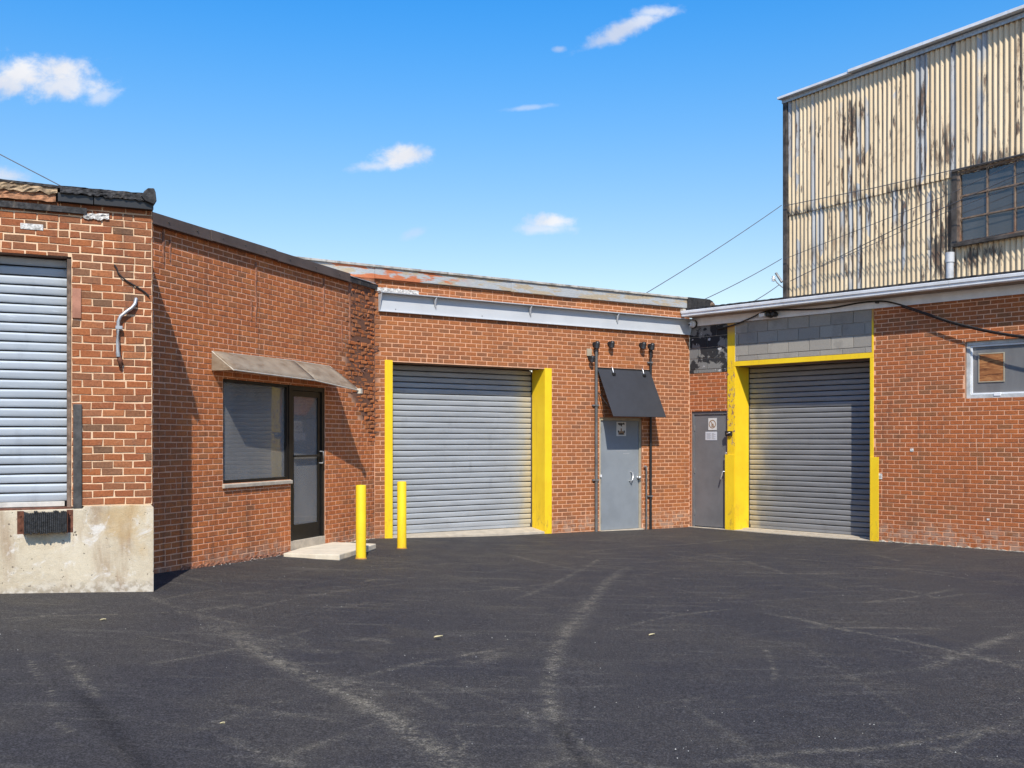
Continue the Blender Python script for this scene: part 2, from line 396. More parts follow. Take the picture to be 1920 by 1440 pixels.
def concrete_base():
    m, t = material('stained_dock_concrete'); pos = t.pos(); sx, sy, sz = t.sep(pos)
    n = t.noise(pos, 2.6, 6, 0.65, 0.5)
    b = t.ramp(n, [(0.25, (0.44, 0.36, 0.25)), (0.45, (0.56, 0.48, 0.35)), (0.6, (0.63, 0.55, 0.41)), (0.78, (0.70, 0.63, 0.52))])
    v = t.noise(t.vmath('MULTIPLY', pos, (4.2, 4.2, 0.9)), 1.0, 5, 0.6, 0.3)
    b = t.mix(t.math('MULTIPLY', t.step(v, 0.51, 0.72), 0.62), b, (0.27, 0.155, 0.085))
    yel = t.noise(pos, 1.7, 4, 0.6)
    b = t.mix(t.math('MULTIPLY', t.step(yel, 0.56, 0.7), 0.5), b, (0.50, 0.32, 0.12))
    wh = t.noise(pos, 4.5, 6, 0.7, 0.8)
    b = t.mix(t.math('MULTIPLY', t.step(wh, 0.54, 0.68), 0.75), b, (0.74, 0.71, 0.66))
    pit = t.noise(pos, 26, 3, 0.6)
    b = t.mix(t.step(pit, 0.33, 0.28), b, (0.10, 0.08, 0.06))
    f = t.noise(pos, 120, 3, 0.7)
    b = t.mix(0.35, b, t.ramp(f, [(0.3, 0.65), (0.7, 1.2)]), 'MULTIPLY')
    ft = t.step(t.math('ADD', sz, t.math('MULTIPLY', t.noise(pos, 3, 5, 0.7), -0.35)), 0.18, 0.06)
    b = t.mix(t.math('MULTIPLY', ft, 0.7), b, t.mix(t.step(t.noise(pos, 18, 4), .4, .6), (0.60, 0.55, 0.47), (0.30, 0.25, 0.19)))
    t.set(b, 0.92, 0, t.bump(t.math('ADD', t.math('MULTIPLY', n, 3), t.math('ADD', f, t.math('MULTIPLY', pit, 0.8))), 0.55, 0.008), 0.2)
    return m
DOCK = concrete_base()

def block_material(name, c1, c2, blotch):
    m, t = material(name); pos = t.pos()
    r = t.rand(); f = t.noise(pos, 80, 4, 0.7); n = t.noise(pos, 3.2, 4, 0.6, 0.4)
    b = t.mix(r, c1, c2)
    if blotch:
        b = t.mix(t.step(n, 0.47, 0.51), b, (0.035, 0.035, 0.037))
        b = t.mix(t.math('MULTIPLY', t.step(t.noise(pos, 6, 3, .6), 0.63, 0.67), 1.0), b, (0.50, 0.50, 0.50))
    else:
        b = t.mix(t.math('MULTIPLY', t.step(n, 0.5, 0.7), 0.3), b, (0.13, 0.12, 0.115))
    b = t.mix(0.45, b, t.ramp(f, [(0.3, 0.6), (0.7, 1.25)]), 'MULTIPLY')
    t.set(b, 0.92, 0, t.bump(f, 0.7, 0.006), 0.2)
    return m
BLOCK = block_material('grey_block', (0.29, 0.268, 0.235), (0.37, 0.34, 0.29), False)
BLOCKD = block_material('tarred_block', (0.22, 0.215, 0.20), (0.19, 0.19, 0.185), True)
BLKMORT = simple('block_mortar', (0.36, 0.33, 0.29), 0.95, 0, 0.2, 9, 0.4)

def shutter_material(name, c, side_dirt, side, s0, s1):
    """painted steel slats; dirt gathers at the side given (in the coordinates along the door)"""
    m, t = material(name); o = t.objc(); pos = t.pos()
    ox, oy, oz = t.sep(o)
    n = t.noise(t.vmath('MULTIPLY', pos, (1.2, 1.2, 5)), 1.0, 5, 0.6)
    b = t.mix(t.step(n, 0.3, 0.7), tuple(x * 0.82 for x in c), c)
    b = t.mix(t.math('MULTIPLY', t.rand(), 0.16), b, tuple(x * 0.6 for x in c))
    sc = t.noise(t.vmath('MULTIPLY', pos, (3, 3, 40)), 1.0, 4, 0.7)
    b = t.mix(t.math('MULTIPLY', t.step(sc, 0.62, 0.72), 0.35), b, tuple(min(1, x * 1.7) for x in c))
    b = t.mix(t.math('MULTIPLY', t.step(t.noise(t.vmath('MULTIPLY', pos, (5, 5, 2)), 1.0, 4, .65), .55, .75), 0.3), b, tuple(x * 0.5 for x in c))
    if side:
        k = t.step(ox, s1 - 0.45, s1 - 0.02) if side > 0 else t.step(ox, s0 + 0.6, s0 + 0.02)
        k = t.math('MULTIPLY', k, t.step(t.noise(t.vmath('MULTIPLY', pos, (2, 2, 1)), 1.5, 3, .6), 0.3, 0.62))
        b = t.mix(t.math('MULTIPLY', k, 0.75), b, side_dirt)
    t.set(b, t.ramp(n, [(0.3, 0.5), (0.7, 0.36)]), 0.1, t.bump(t.noise(pos, 40, 2), 0.06, 0.004), 0.3)
    return m

def glass(name, tint=(0.5, 0.52, 0.54), refl=1.0, dirt=0.12, trans=0.8):
    m, t = material(name); t.n.remove(t.b)
    gl = t.node('ShaderNodeBsdfGlossy'); gl.inputs['Roughness'].default_value = 0.012
    tr = t.node('ShaderNodeBsdfTransparent'); t.put(tr.inputs[0], tint)
    fr = t.node('ShaderNodeFresnel'); fr.inputs['IOR'].default_value = 1.7
    f = t.math('MULTIPLY', fr.outputs[0], refl, clamp=True)
    mx = t.node('ShaderNodeMixShader'); t.l.new(f, mx.inputs[0]); t.l.new(tr.outputs[0], mx.inputs[1]); t.l.new(gl.outputs[0], mx.inputs[2])
    df = t.node('ShaderNodeBsdfDiffuse'); t.put(df.inputs[0], (0.42, 0.42, 0.42))
    pos = t.pos(); n = t.noise(t.vmath('MULTIPLY', pos, (2.5, 2.5, 0.8)), 1.0, 5, 0.6)
    dm = t.node('ShaderNodeMixShader'); t.l.new(t.math('MULTIPLY', t.step(n, -0.6, 1.2), dirt * 2), dm.inputs[0])
    t.l.new(mx.outputs[0], dm.inputs[1]); t.l.new(df.outputs[0], dm.inputs[2]); t.l.new(dm.outputs[0], t.out.inputs[0])
    w_ = t.noise(pos, 1.3, 2, 0.5)
    t.l.new(t.bump(w_, 0.04, 0.02), gl.inputs['Normal'])
    return m
GLASS = glass('window_glass', (0.96, 0.96, 0.96), 1.3, 0.24)
GLASSD = glass('dusty_window_glass', (0.35, 0.38, 0.42), 1.0, 0.3)
GLASSE = glass('old_factory_glass', (0.35, 0.4, 0.45), 1.3, 0.12)

def polycarb():
    m, t = material('tan_polycarbonate'); pos = t.pos()
    n = t.noise(pos, 6, 5, 0.6)
    c = t.mix(t.step(n, 0.35, 0.7), (0.50, 0.41, 0.31), (0.62, 0.53, 0.41))
    c = t.mix(t.math('MULTIPLY', t.step(t.noise(t.vmath('MULTIPLY', pos, (3, 3, 9)), 1.0, 6, .7), 0.48, 0.68), 0.55), c, (0.24, 0.15, 0.09))
    b = t.b; t.set(c, 0.5, 0, t.bump(t.noise(pos, 30, 3), 0.1, 0.004), 0.4)
    tr = t.node('ShaderNodeBsdfTransparent'); t.put(tr.inputs[0], (0.8, 0.72, 0.6))
    tl = t.node('ShaderNodeBsdfTranslucent'); t.put(tl.inputs[0], (0.5, 0.42, 0.32))
    m1 = t.node('ShaderNodeMixShader'); m1.inputs[0].default_value = 0.4; t.l.new(b.outputs[0], m1.inputs[1]); t.l.new(tl.outputs[0], m1.inputs[2])
    m2 = t.node('ShaderNodeMixShader'); m2.inputs[0].default_value = 0.22; t.l.new(m1.outputs[0], m2.inputs[1]); t.l.new(tr.outputs[0], m2.inputs[2])
    t.l.new(m2.outputs[0], t.out.inputs[0])
    return m
POLY = polycarb()

def fascia_material():
    m, t = material('peeling_fascia_paint'); pos = t.pos()
    v = t.vmath('MULTIPLY', pos, (1.0, 1.0, 5.0))
    n = t.noise(v, 1.9, 6, 0.68, 0.3); g = t.noise(v, 22, 4, 0.6); n2 = t.noise(pos, 0.55, 2, 0.5)
    b = t.mix(t.step(n, 0.44, 0.52), (0.42, 0.35, 0.25), (0.40, 0.42, 0.43))
    b = t.mix(t.math('MULTIPLY', t.step(n, 0.34, 0.30), 0.8), b, (0.24, 0.17, 0.12))
    sx, sy, sz = t.sep(pos)
    left = t.step(sx, -0.6, -1.1)
    b = t.mix(t.math('MULTIPLY', left, t.step(t.noise(v, 1.2, 4, .6), 0.49, 0.53)), b, (0.52, 0.17, 0.075))
    b = t.mix(0.45, b, t.ramp(g, [(0.3, 0.6), (0.65, 1.15)]), 'MULTIPLY')
    t.set(b, 0.85, 0, t.bump(t.math('ADD', n, g), 0.5, 0.006), 0.3)
    return m
FASC = fascia_material()

def asphalt():
    m, t = material('sealed_asphalt'); pos = t.pos()
    big = t.noise(pos, 0.33, 4, 0.6, 0.6); mid = t.noise(pos, 1.6, 5, 0.6, 0.5)
    agg = t.noise(pos, 95, 3, 0.75); agg2 = t.noise(pos, 300, 2, 0.6)
    b = t.mix(t.step(big, 0.36, 0.64), (0.056, 0.0525, 0.055), (0.072, 0.065, 0.060))
    b = t.mix(t.math('MULTIPLY', t.step(mid, 0.48, 0.70), 0.6), b, (0.082, 0.073, 0.062))
    b = t.mix(t.math('MULTIPLY', t.step(t.noise(pos, 5.5, 4, 0.65, 0.8), 0.50, 0.72), 0.35), b, (0.034, 0.032, 0.037))
    dust = t.attr('dust'); grit = t.noise(pos, 30, 5, 0.7)
    brk = t.noise(pos, 7.5, 5, 0.7, 0.5)
    dk = t.math('MULTIPLY', t.math('MULTIPLY', dust, t.step(brk, 0.34, 0.6)), t.step(t.math('ADD', grit, t.math('MULTIPLY', mid, 0.5)), 0.56, 0.86))
    b = t.mix(t.math('MINIMUM', t.math('MULTIPLY', dk, 1.55), 0.92), b, (0.27, 0.238, 0.178))
    # faint swept streaks
    stv = t.noise(t.vmath('MULTIPLY', pos, (1.1, 6.5, 1)), 1.0, 5, 0.65, 0.4)
    b = t.mix(t.math('MULTIPLY', t.step(stv, 0.53, 0.70), 0.36), b, (0.16, 0.145, 0.12))
    b = t.mix(t.math('MULTIPLY', t.attr('tyre'), t.step(grit, 0.3, 0.6)), b, (0.018, 0.017, 0.018))
    b = t.mix(0.75, b, t.ramp(agg, [(0.38, 0.35), (0.5, 0.88), (0.64, 2.3)]), 'MULTIPLY')
    b = t.mix(0.5, b, t.ramp(t.noise(pos, 34, 3, 0.7), [(0.36, 0.55), (0.5, 0.95), (0.66, 1.6)]), 'MULTIPLY')
    hgt = t.math('ADD', agg, t.math('MULTIPLY', agg2, 0.5))
    t.set(b, t.ramp(mid, [(0.3, 0.82), (0.7, 0.66)]), 0, t.bump(hgt, 1.0, 0.012), 0.2)
    return m
ASPH = asphalt()

def corrugated():
    m, t = material('peeling_cream_corrugated_sheet'); o = t.objc(); abare = t.attr('bare'); arust = t.attr('rust'); ox, oy, oz = t.sep(o)
    PI_ = 0.1084
    idx = t.math('FLOOR', t.math('DIVIDE', ox, PI_))
    wn = t.node('ShaderNodeTexWhiteNoise', noise_dimensions='1D'); t.l.new(idx, wn.inputs['W'])
    r = wn.outputs['Value']
    v = t.comb(t.math('MULTIPLY', ox, 9.0), t.math('MULTIPLY', oy, 9.0), t.math('MULTIPLY', oz, 0.55))
    n = t.noise(v, 1.0, 6, 0.65); area = t.noise(o, 0.42, 3, 0.55)
    b = t.mix(t.step(t.noise(v, 0.6, 4), 0.35, 0.7), (0.66, 0.52, 0.335), (0.76, 0.62, 0.42))
    # whole flutes that lost their paint
    bare = t.math('MULTIPLY', t.math('GREATER_THAN', t.math('ADD', t.math('ADD', r, t.math('MULTIPLY', abare, 0.75)), t.math('MULTIPLY', area, 0.9)), 1.34), t.step(t.noise(t.comb(ox, 0.0, t.math('MULTIPLY', oz, .35)), 1.1, 4), 0.40, 0.5))
    b = t.mix(bare, b, t.mix(t.step(n, 0.3, 0.7), (0.34, 0.34, 0.335), (0.48, 0.49, 0.49)))
    # dark rust runs
    rn = t.noise(t.comb(t.math('MULTIPLY', ox, 11), 0.0, t.math('MULTIPLY', oz, 1.3)), 1.0, 7, 0.72, 0.2)
    zone = t.math('MAXIMUM', t.math('MULTIPLY', t.step(t.math('ADD', area, t.math('MULTIPLY', r, 0.10)), 0.46, 0.70), 0.7), t.math('MULTIPLY', arust, 1.6))
    rust = t.math('MULTIPLY', t.step(t.math('ADD', rn, t.math('MULTIPLY', zone, 0.115)), 0.60, 0.69), 0.93)
    b = t.mix(t.math('MULTIPLY', t.step(rn, 0.52, 0.66), t.math('MULTIPLY', zone, 0.55)), b, (0.33, 0.20, 0.11))
    b = t.mix(rust, b, t.mix(t.step(t.noise(o, 12, 3), .4, .6), (0.045, 0.038, 0.034), (0.12, 0.07, 0.045)))
    blot = t.noise(t.comb(t.math('MULTIPLY', ox, 1.6), 0.0, t.math('MULTIPLY', oz, 0.5)), 1.0, 7, 0.72, 0.8)
    b = t.mix(t.math('MULTIPLY', t.step(blot, 0.54, 0.70), 0.65), b, t.mix(t.step(t.noise(o, 5, 4), .4, .6), (0.20, 0.12, 0.07), (0.09, 0.07, 0.055)))
    # lichen and dirt at sheet ends
    zz = t.attr('endd'); b = t.mix(t.math('MULTIPLY', zz, t.step(t.noise(t.comb(t.math('MULTIPLY', ox, 8), 0.0, oz), 1.3, 5, .7), 0.46, 0.6)), b, (0.06, 0.05, 0.042))
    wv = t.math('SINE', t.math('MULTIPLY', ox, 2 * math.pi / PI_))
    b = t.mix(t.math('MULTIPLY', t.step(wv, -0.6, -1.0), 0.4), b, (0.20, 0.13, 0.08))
    spk = t.noise(t.vmath('MULTIPLY', o, (1, 1, 0.6)), 16, 5, 0.7)
    b = t.mix(t.step(spk, 0.69, 0.72), b, (0.07, 0.045, 0.03))
    t.set(b, 0.62, 0.05, t.bump(n, 0.1, 0.004), 0.35)
    return m
CORR = corrugated()
EDGE_D = simple('rust_black_corner', (0.085, 0.072, 0.062), 0.8, 0.1, 0.6, 5, 0.4, ((0.42, 0.36, 0.28), 0.9, 0.6))
RUSTF = simple('rusty_window_bar', (0.24, 0.17, 0.12), 0.8, 0.1, 0.4, 12, 0.2, ((0.20, 0.075, 0.035), 0.8, 0.52))
SMEAR = simple('brick_dust_smear', (0.30, 0.13, 0.075), 0.95, 0, 0.4, 25, 1.0)
CHIP = simple('broken_brick', (0.27, 0.12, 0.075), 0.95, 0, 0.7, 26, 1.0, ((0.06, 0.04, 0.03), 0.85, 0.47))
PAPER = simple('white_notice', (0.62, 0.61, 0.58), 0.6, 0, 0.05, 5, 0.0)
PAPERG = simple('grey_notice', (0.56, 0.57, 0.60), 0.6, 0, 0.05, 5, 0.0)
INKB = simple('black_print', (0.03, 0.028, 0.028), 0.6, 0, 0.1, 5, 0.0)
INKT = simple('brown_print', (0.28, 0.17, 0.09), 0.6, 0, 0.1, 5, 0.0)
INKG = simple('grey_print', (0.33, 0.34, 0.36), 0.6, 0, 0.1, 5, 0.0)
LEAF = simple('dry_leaf', (0.55, 0.47, 0.27), 0.8, 0, 0.3, 30, 0.2)
STONE = simple('pale_grit', (0.55, 0.53, 0.48), 0.9, 0, 0.3, 60, 0.2)
HINGE = simple('grey_steel', (0.22, 0.22, 0.22), 0.5, 0.3, 0.2, 20, 0.05)

# ------------------------------------------------------------------ brick walls
def wall_sheet(name, mat, parent, s0, s1, h0, h1, holes, erode=None, y=0.0, step=0.22):
    """the mortar face with openings cut out"""
    xs = {s0, s1}; zs = {h0, h1}
    for (a, b, c, d) in holes:
        for v in (a, b):
            if s0 < v < s1: xs.add(v)
        for v in (c, d):
            if h0 < v < h1: zs.add(v)
    def fill(st):
        st = sorted(st); out = []
        for a, b in zip(st, st[1:]):
            k = max(1, int((b - a) / step)); out += [a + (b - a) * i / k for i in range(k)]
        return out + [st[-1]]
    xs = fill(xs); zs = fill(zs)
    idx = {}; v = []; f = []
    def vid(i, j):
        if (i, j) not in idx: idx[(i, j)] = len(v); v.append((xs[i], y, zs[j]))
        return idx[(i, j)]
    for i in range(len(xs) - 1):
        for j in range(len(zs) - 1):
            cx, cz = (xs[i] + xs[i + 1]) / 2, (zs[j] + zs[j + 1]) / 2
            if any(a < cx < b and c < cz < d for a, b, c, d in holes): continue
            f.append((vid(i, j), vid(i + 1, j), vid(i + 1, j + 1), vid(i, j + 1)))
    me = bpy.data.meshes.new(name); me.from_pydata(v, [], f); me.materials.append(mat)
    at = me.attributes.new('erode', 'FLOAT', 'POINT')
    at.data.foreach_set('value', [erode(p[0], p[2]) if erode else 0.0 for p in v])
    return link(bpy.data.objects.new(name, me), parent)

def brick_shape(wd, ht, p, ch, jit, r):
    j = lambda a: r.uniform(-a, a)
    o = [(-wd / 2, -ht / 2), (wd / 2, -ht / 2), (wd / 2, ht / 2), (-wd / 2, ht / 2)]
    o = [(a + j(jit), b + j(jit)) for a, b in o]
    v = [(a, 0.0, b) for a, b in o] + [(a, -(p - ch), b) for a, b in o]
    v += [(a - math.copysign(ch * 1.1, a), -p + j(jit * 0.4), b - math.copysign(ch, b)) for a, b in o]
    f = [(8, 9, 10, 11)] + [(i, (i + 1) % 4, 4 + (i + 1) % 4, 4 + i) for i in range(4)] + [(4 + i, 4 + (i + 1) % 4, 8 + (i + 1) % 4, 8 + i) for i in range(4)]
    return v, f

def brick_field(W, key, parent, s0, s1, h0, h1, holes, course, pitch, joint=0.011, erode=None, jit=0.0012, phase=0.0,
                singles=300, seed=1, proud=0.0075, base=None, near=None):
    r = random.Random(seed)
    items = []
    row = 0; z = h0
    while z < h1 - 0.02:
        zt = min(z + course, h1)
        off = phase + (0.5 * pitch if row % 2 else 0.0) + r.uniform(-0.007, 0.007)
        x = s0 - (off % pitch)
        cuts = []
        k_ = 0; x_ = x
        while x < s1:
            k_ += 1; x2 = x_ + pitch * k_ + r.uniform(-0.006, 0.006) * (1.6 if jit > 0.003 else 1)
            if r.random() < 0.03: xm = (x + x2) / 2; cuts += [(x, xm), (xm, x2)]
            else: cuts.append((x, x2))
            x = x2
        zc = (z + zt) / 2
        ivs = [(s0, s1, z, zt)]
        for (a, b, c, d) in holes:
            out = []
            for (p_, q_, lo, hi) in ivs:
                if hi <= c or lo >= d or q_ <= a or p_ >= b: out.append((p_, q_, lo, hi)); continue
                if a - p_ > 0.02: out.append((p_, a, lo, hi))
                if q_ - b > 0.02: out.append((b, q_, lo, hi))
                l_, r_ = max(p_, a), min(q_, b)
                if c - lo > 0.024: out.append((l_, r_, lo, c + joint * .4))
                if hi - d > 0.024: out.append((l_, r_, d - joint * .4, hi))
            ivs = out
        for (a, b) in cuts:
            for (p_, q_, lo, hi) in ivs:
                l, h = max(a, p_), min(b, q_)
                if h - l > 0.035:
                    items.append(((l + h) / 2, (lo + hi) / 2, h - l - joint, (hi - lo) - joint * 0.92))
        z += course; row += 1
    if base: items = [it for it in items if it[1] > base(it[0])]
    camp = Vector((0, 0, EYE))
    def dist(it): return (W.world(it[0], 0, it[1]) - camp).length
    def inview(it):
        P = W.world(it[0], 0, it[1])
        return P.y > 0 and -1.02 < P.x / P.y * F / 960 < 1.02
    items.sort(key=lambda it: (0 if inview(it) else 1, dist(it)))
    sing, rest = [], []
    for it in items:
        e = erode(it[0], it[1]) if erode else 0
        if len(sing) < singles and e < 0.35 and inview(it): sing.append(it)
        else: rest.append(it)
    mats = BR[key]
    protos = {}
    first = {}
    for it in sing:
        q = max(1, round(it[2] / (pitch / 4)))
        k = (q, r.randrange(5))
        if k not in protos:
            v, f = brick_shape(q * pitch / 4, course - joint * 0.92, proud, 0.0028, jit, r)
            me = bpy.data.meshes.new('brick'); me.from_pydata(v, [], f); me.materials.append(mats[0]); protos[k] = me
        o = bpy.data.objects.new('brick', protos[k]); COL.objects.link(o); o.parent = parent
        o.location = (it[0], 0, it[1] + r.uniform(-jit, jit)); o.scale = (it[2] / (k[0] * pitch / 4), 1 + r.uniform(-0.15, 0.2), it[3] / (course - joint * 0.92))
        o.rotation_euler = (0, r.uniform(-0.006, 0.006) * (2 if jit > 0.0015 else 1), 0)
    V, Fc, T = [], [], []
    for it in rest:
        e = erode(it[0], it[1]) if erode else 0
        if e > 0.25 and r.random() < 0.03 + 0.14 * e: continue
        if e > 0.25:
            v, f = brick_shape(it[2] * (1 - 0.28 * e * r.random()), it[3] * (1 - 0.25 * e * r.random()), proud + r.uniform(-0.003, 0.009) * e, 0.003 + 0.004 * e, jit + 0.009 * e, r)
            M = Matrix.Rotation(r.uniform(-0.10, 0.10) * e, 3, 'Y') @ Matrix.Rotation(r.uniform(-0.08, 0.08) * e, 3, 'X')
            v = [tuple(M @ Vector(p)) for p in v]
        else:
            v, f = brick_shape(it[2], it[3], proud * r.uniform(0.85, 1.2), 0.0028, jit, r)
        b = len(V); V += [(p[0] + it[0], p[1], p[2] + it[1]) for p in v]; Fc += [tuple(b + i for i in q) for q in f]
        T += [r.uniform(.57, .71) if (e > 0.25 and r.random() < .65) else r.random()] * len(f)
    if V:
        me = bpy.data.meshes.new('brickwork'); me.from_pydata(V, [], Fc); me.materials.append(mats[1])
        at = me.attributes.new('tint', 'FLOAT', 'FACE'); at.data.foreach_set('value', T)
        o = link(bpy.data.objects.new('brickwork', me), parent); o['kind'] = 'stuff'
    return len(sing), len(rest)

def rubble(W, parent, n, fn, seed):
    """broken brick lumps clinging to a decayed wall"""
    r = random.Random(seed); V, Fc = [], []
    k = 0; tries = 0
    while k < n and tries < n * 40:
        tries += 1
        x, z, sz = fn(r)
        if x is None: continue
        m = MB(); a, b, c = sz * r.uniform(.8, 2.4), sz * r.uniform(.25, .6), sz * r.uniform(.3, .75)
        m.box(-a, a, -b, b, -c, c)
        M = Matrix.Rotation(r.uniform(-.6, .6), 3, 'X') @ Matrix.Rotation(r.gauss(0, .35), 3, 'Y') @ Matrix.Rotation(r.uniform(-.3, .3), 3, 'Z')
        q0 = len(V)
        for p in m.v:
            q = M @ (Vector(p) * r.uniform(0.6, 1.25)); V.append((q.x + x, min(q.y - 0.002, 0.004), q.z + z))
        Fc += [tuple(q0 + i for i in f) for f in m.f]; k += 1
    me = bpy.data.meshes.new('broken_brick_lumps'); me.from_pydata(V, [], Fc); me.materials.append(CHIP)
    o = link(bpy.data.objects.new('broken_brick_lumps', me), parent); o['kind'] = 'stuff'
    return o

def ragged(name, mat, parent, s0, s1, top, bot, y0, y1, amp_t=0.004, amp_b=0.012, n=60, seed=1, bulge=0.01, label=None, freq=14):
    """a strip with torn edges and a bumpy face: top and bot are functions of s"""
    V, Fc = [], []; rows = 5
    for i in range(n + 1):
        x = s0 + (s1 - s0) * i / n
        t_ = top(x) + amp_t * mnoise.noise((x * freq, seed, 0)); b_ = bot(x) + amp_b * (mnoise.noise((x * freq, seed + 5, 0)) + 0.6 * mnoise.noise((x * freq * 3.1, seed + 9, 0)))
        for j in range(rows):
            z = b_ + (t_ - b_) * j / (rows - 1)
            V.append((x + 0.004 * mnoise.noise((x * 40, j, seed)), y0 - bulge * abs(mnoise.noise((x * freq * 1.3, z * 40, seed + 2))), z))
        V.append((x, y1, t_)); V.append((x, y1, b_))
    m = rows + 2
    for i in range(n):
        a, b = i * m, (i + 1) * m
        for j in range(rows - 1): Fc.append((a + j, b + j, b + j + 1, a + j + 1))
        Fc.append((a + rows - 1, b + rows - 1, b + rows, a + rows)); Fc.append((a + rows + 1, b + rows + 1, b, a))
        Fc.append((a + rows, b + rows, b + rows + 1, a + rows + 1))
    Fc.append(tuple([j for j in range(rows)][::-1] + [rows + 1, rows][::1]) if False else (0, 1, 2, 3, 4, rows, rows + 1))
    e = n * m; Fc.append((e, e + rows + 1, e + rows, e + 4, e + 3, e + 2, e + 1))
    mb = MB(); mb.add(V, Fc)
    return mb.build(name, mat, parent, label=label)

def slat_mesh(s0, s1, pitch, depth=0.017, mat=None, wav=0.0020, seed=0):
    prof = [(0.006, 0.0), (-depth * .50, 0.0015), (-depth * .66, 0.006), (-depth * .82, pitch * 0.30), (-depth * .97, pitch * 0.56), (-depth, pitch * 0.68), (-depth * .88, pitch * 0.76), (-depth * .55, pitch * 0.83), (0.004, pitch * 0.865), (0.02, pitch * 0.88)]
    n = 12; V, Fc = [], []
    for i in range(n + 1):
        x = s0 + (s1 - s0) * i / n
        dz = wav * mnoise.noise((x * 1.7, seed, 0)) * 2; dy = wav * 2 * mnoise.noise((x * 2.3, seed, 4))
        V += [(x, y + dy, z + dz) for y, z in prof]
    m = len(prof)
    for i in range(n):
        for j in range(m - 1): Fc.append((i * m + j, (i + 1) * m + j, (i + 1) * m + j + 1, i * m + j + 1))
    me = bpy.data.meshes.new('slat'); me.from_pydata(V, [], Fc); me.polygons.foreach_set('use_smooth', [(k % (m - 1)) > 1 for k in range(len(Fc))]); me.materials.append(mat)
    return me

def roller_door(parent, s0, s1, h0, h1, d, pitch, mat, frame_mat, depth=0.017, bottom=None, rail=True):
    """frame rails + backing + bottom bar as the door, each slat a child"""
    m = MB()
    m.box(s0, s1, d + 0.05, d + 0.07, h0, h1)
    if rail:
        m.box(s0 - 0.002, s0 + 0.012, d - 0.03, d + 0.03, h0 + .001, h1 - 0.03); m.box(s1 - 0.012, s1 + 0.002, d - 0.03, d + 0.03, h0 + .001, h1 - 0.03)
    door = m.build('roller_door', frame_mat, parent)
    bar = MB().box(s0 + 0.03, s1 - 0.03, d - 0.02, d + 0.02, h0 + 0.004, h0 + 0.05); bar.build('bottom_bar', bottom or mat, door, bevel=0.004)
    meshes = [slat_mesh(s0 + 0.01, s1 - 0.01, pitch, depth, mat, seed=i) for i in range(4)]
    z = h0 + 0.052; i = 0
    while z < h1:
        o = bpy.data.objects.new('slat', meshes[i % 4]); COL.objects.link(o); o.parent = door; o.location = (0, d, z)
        z += pitch; i += 1
    return door

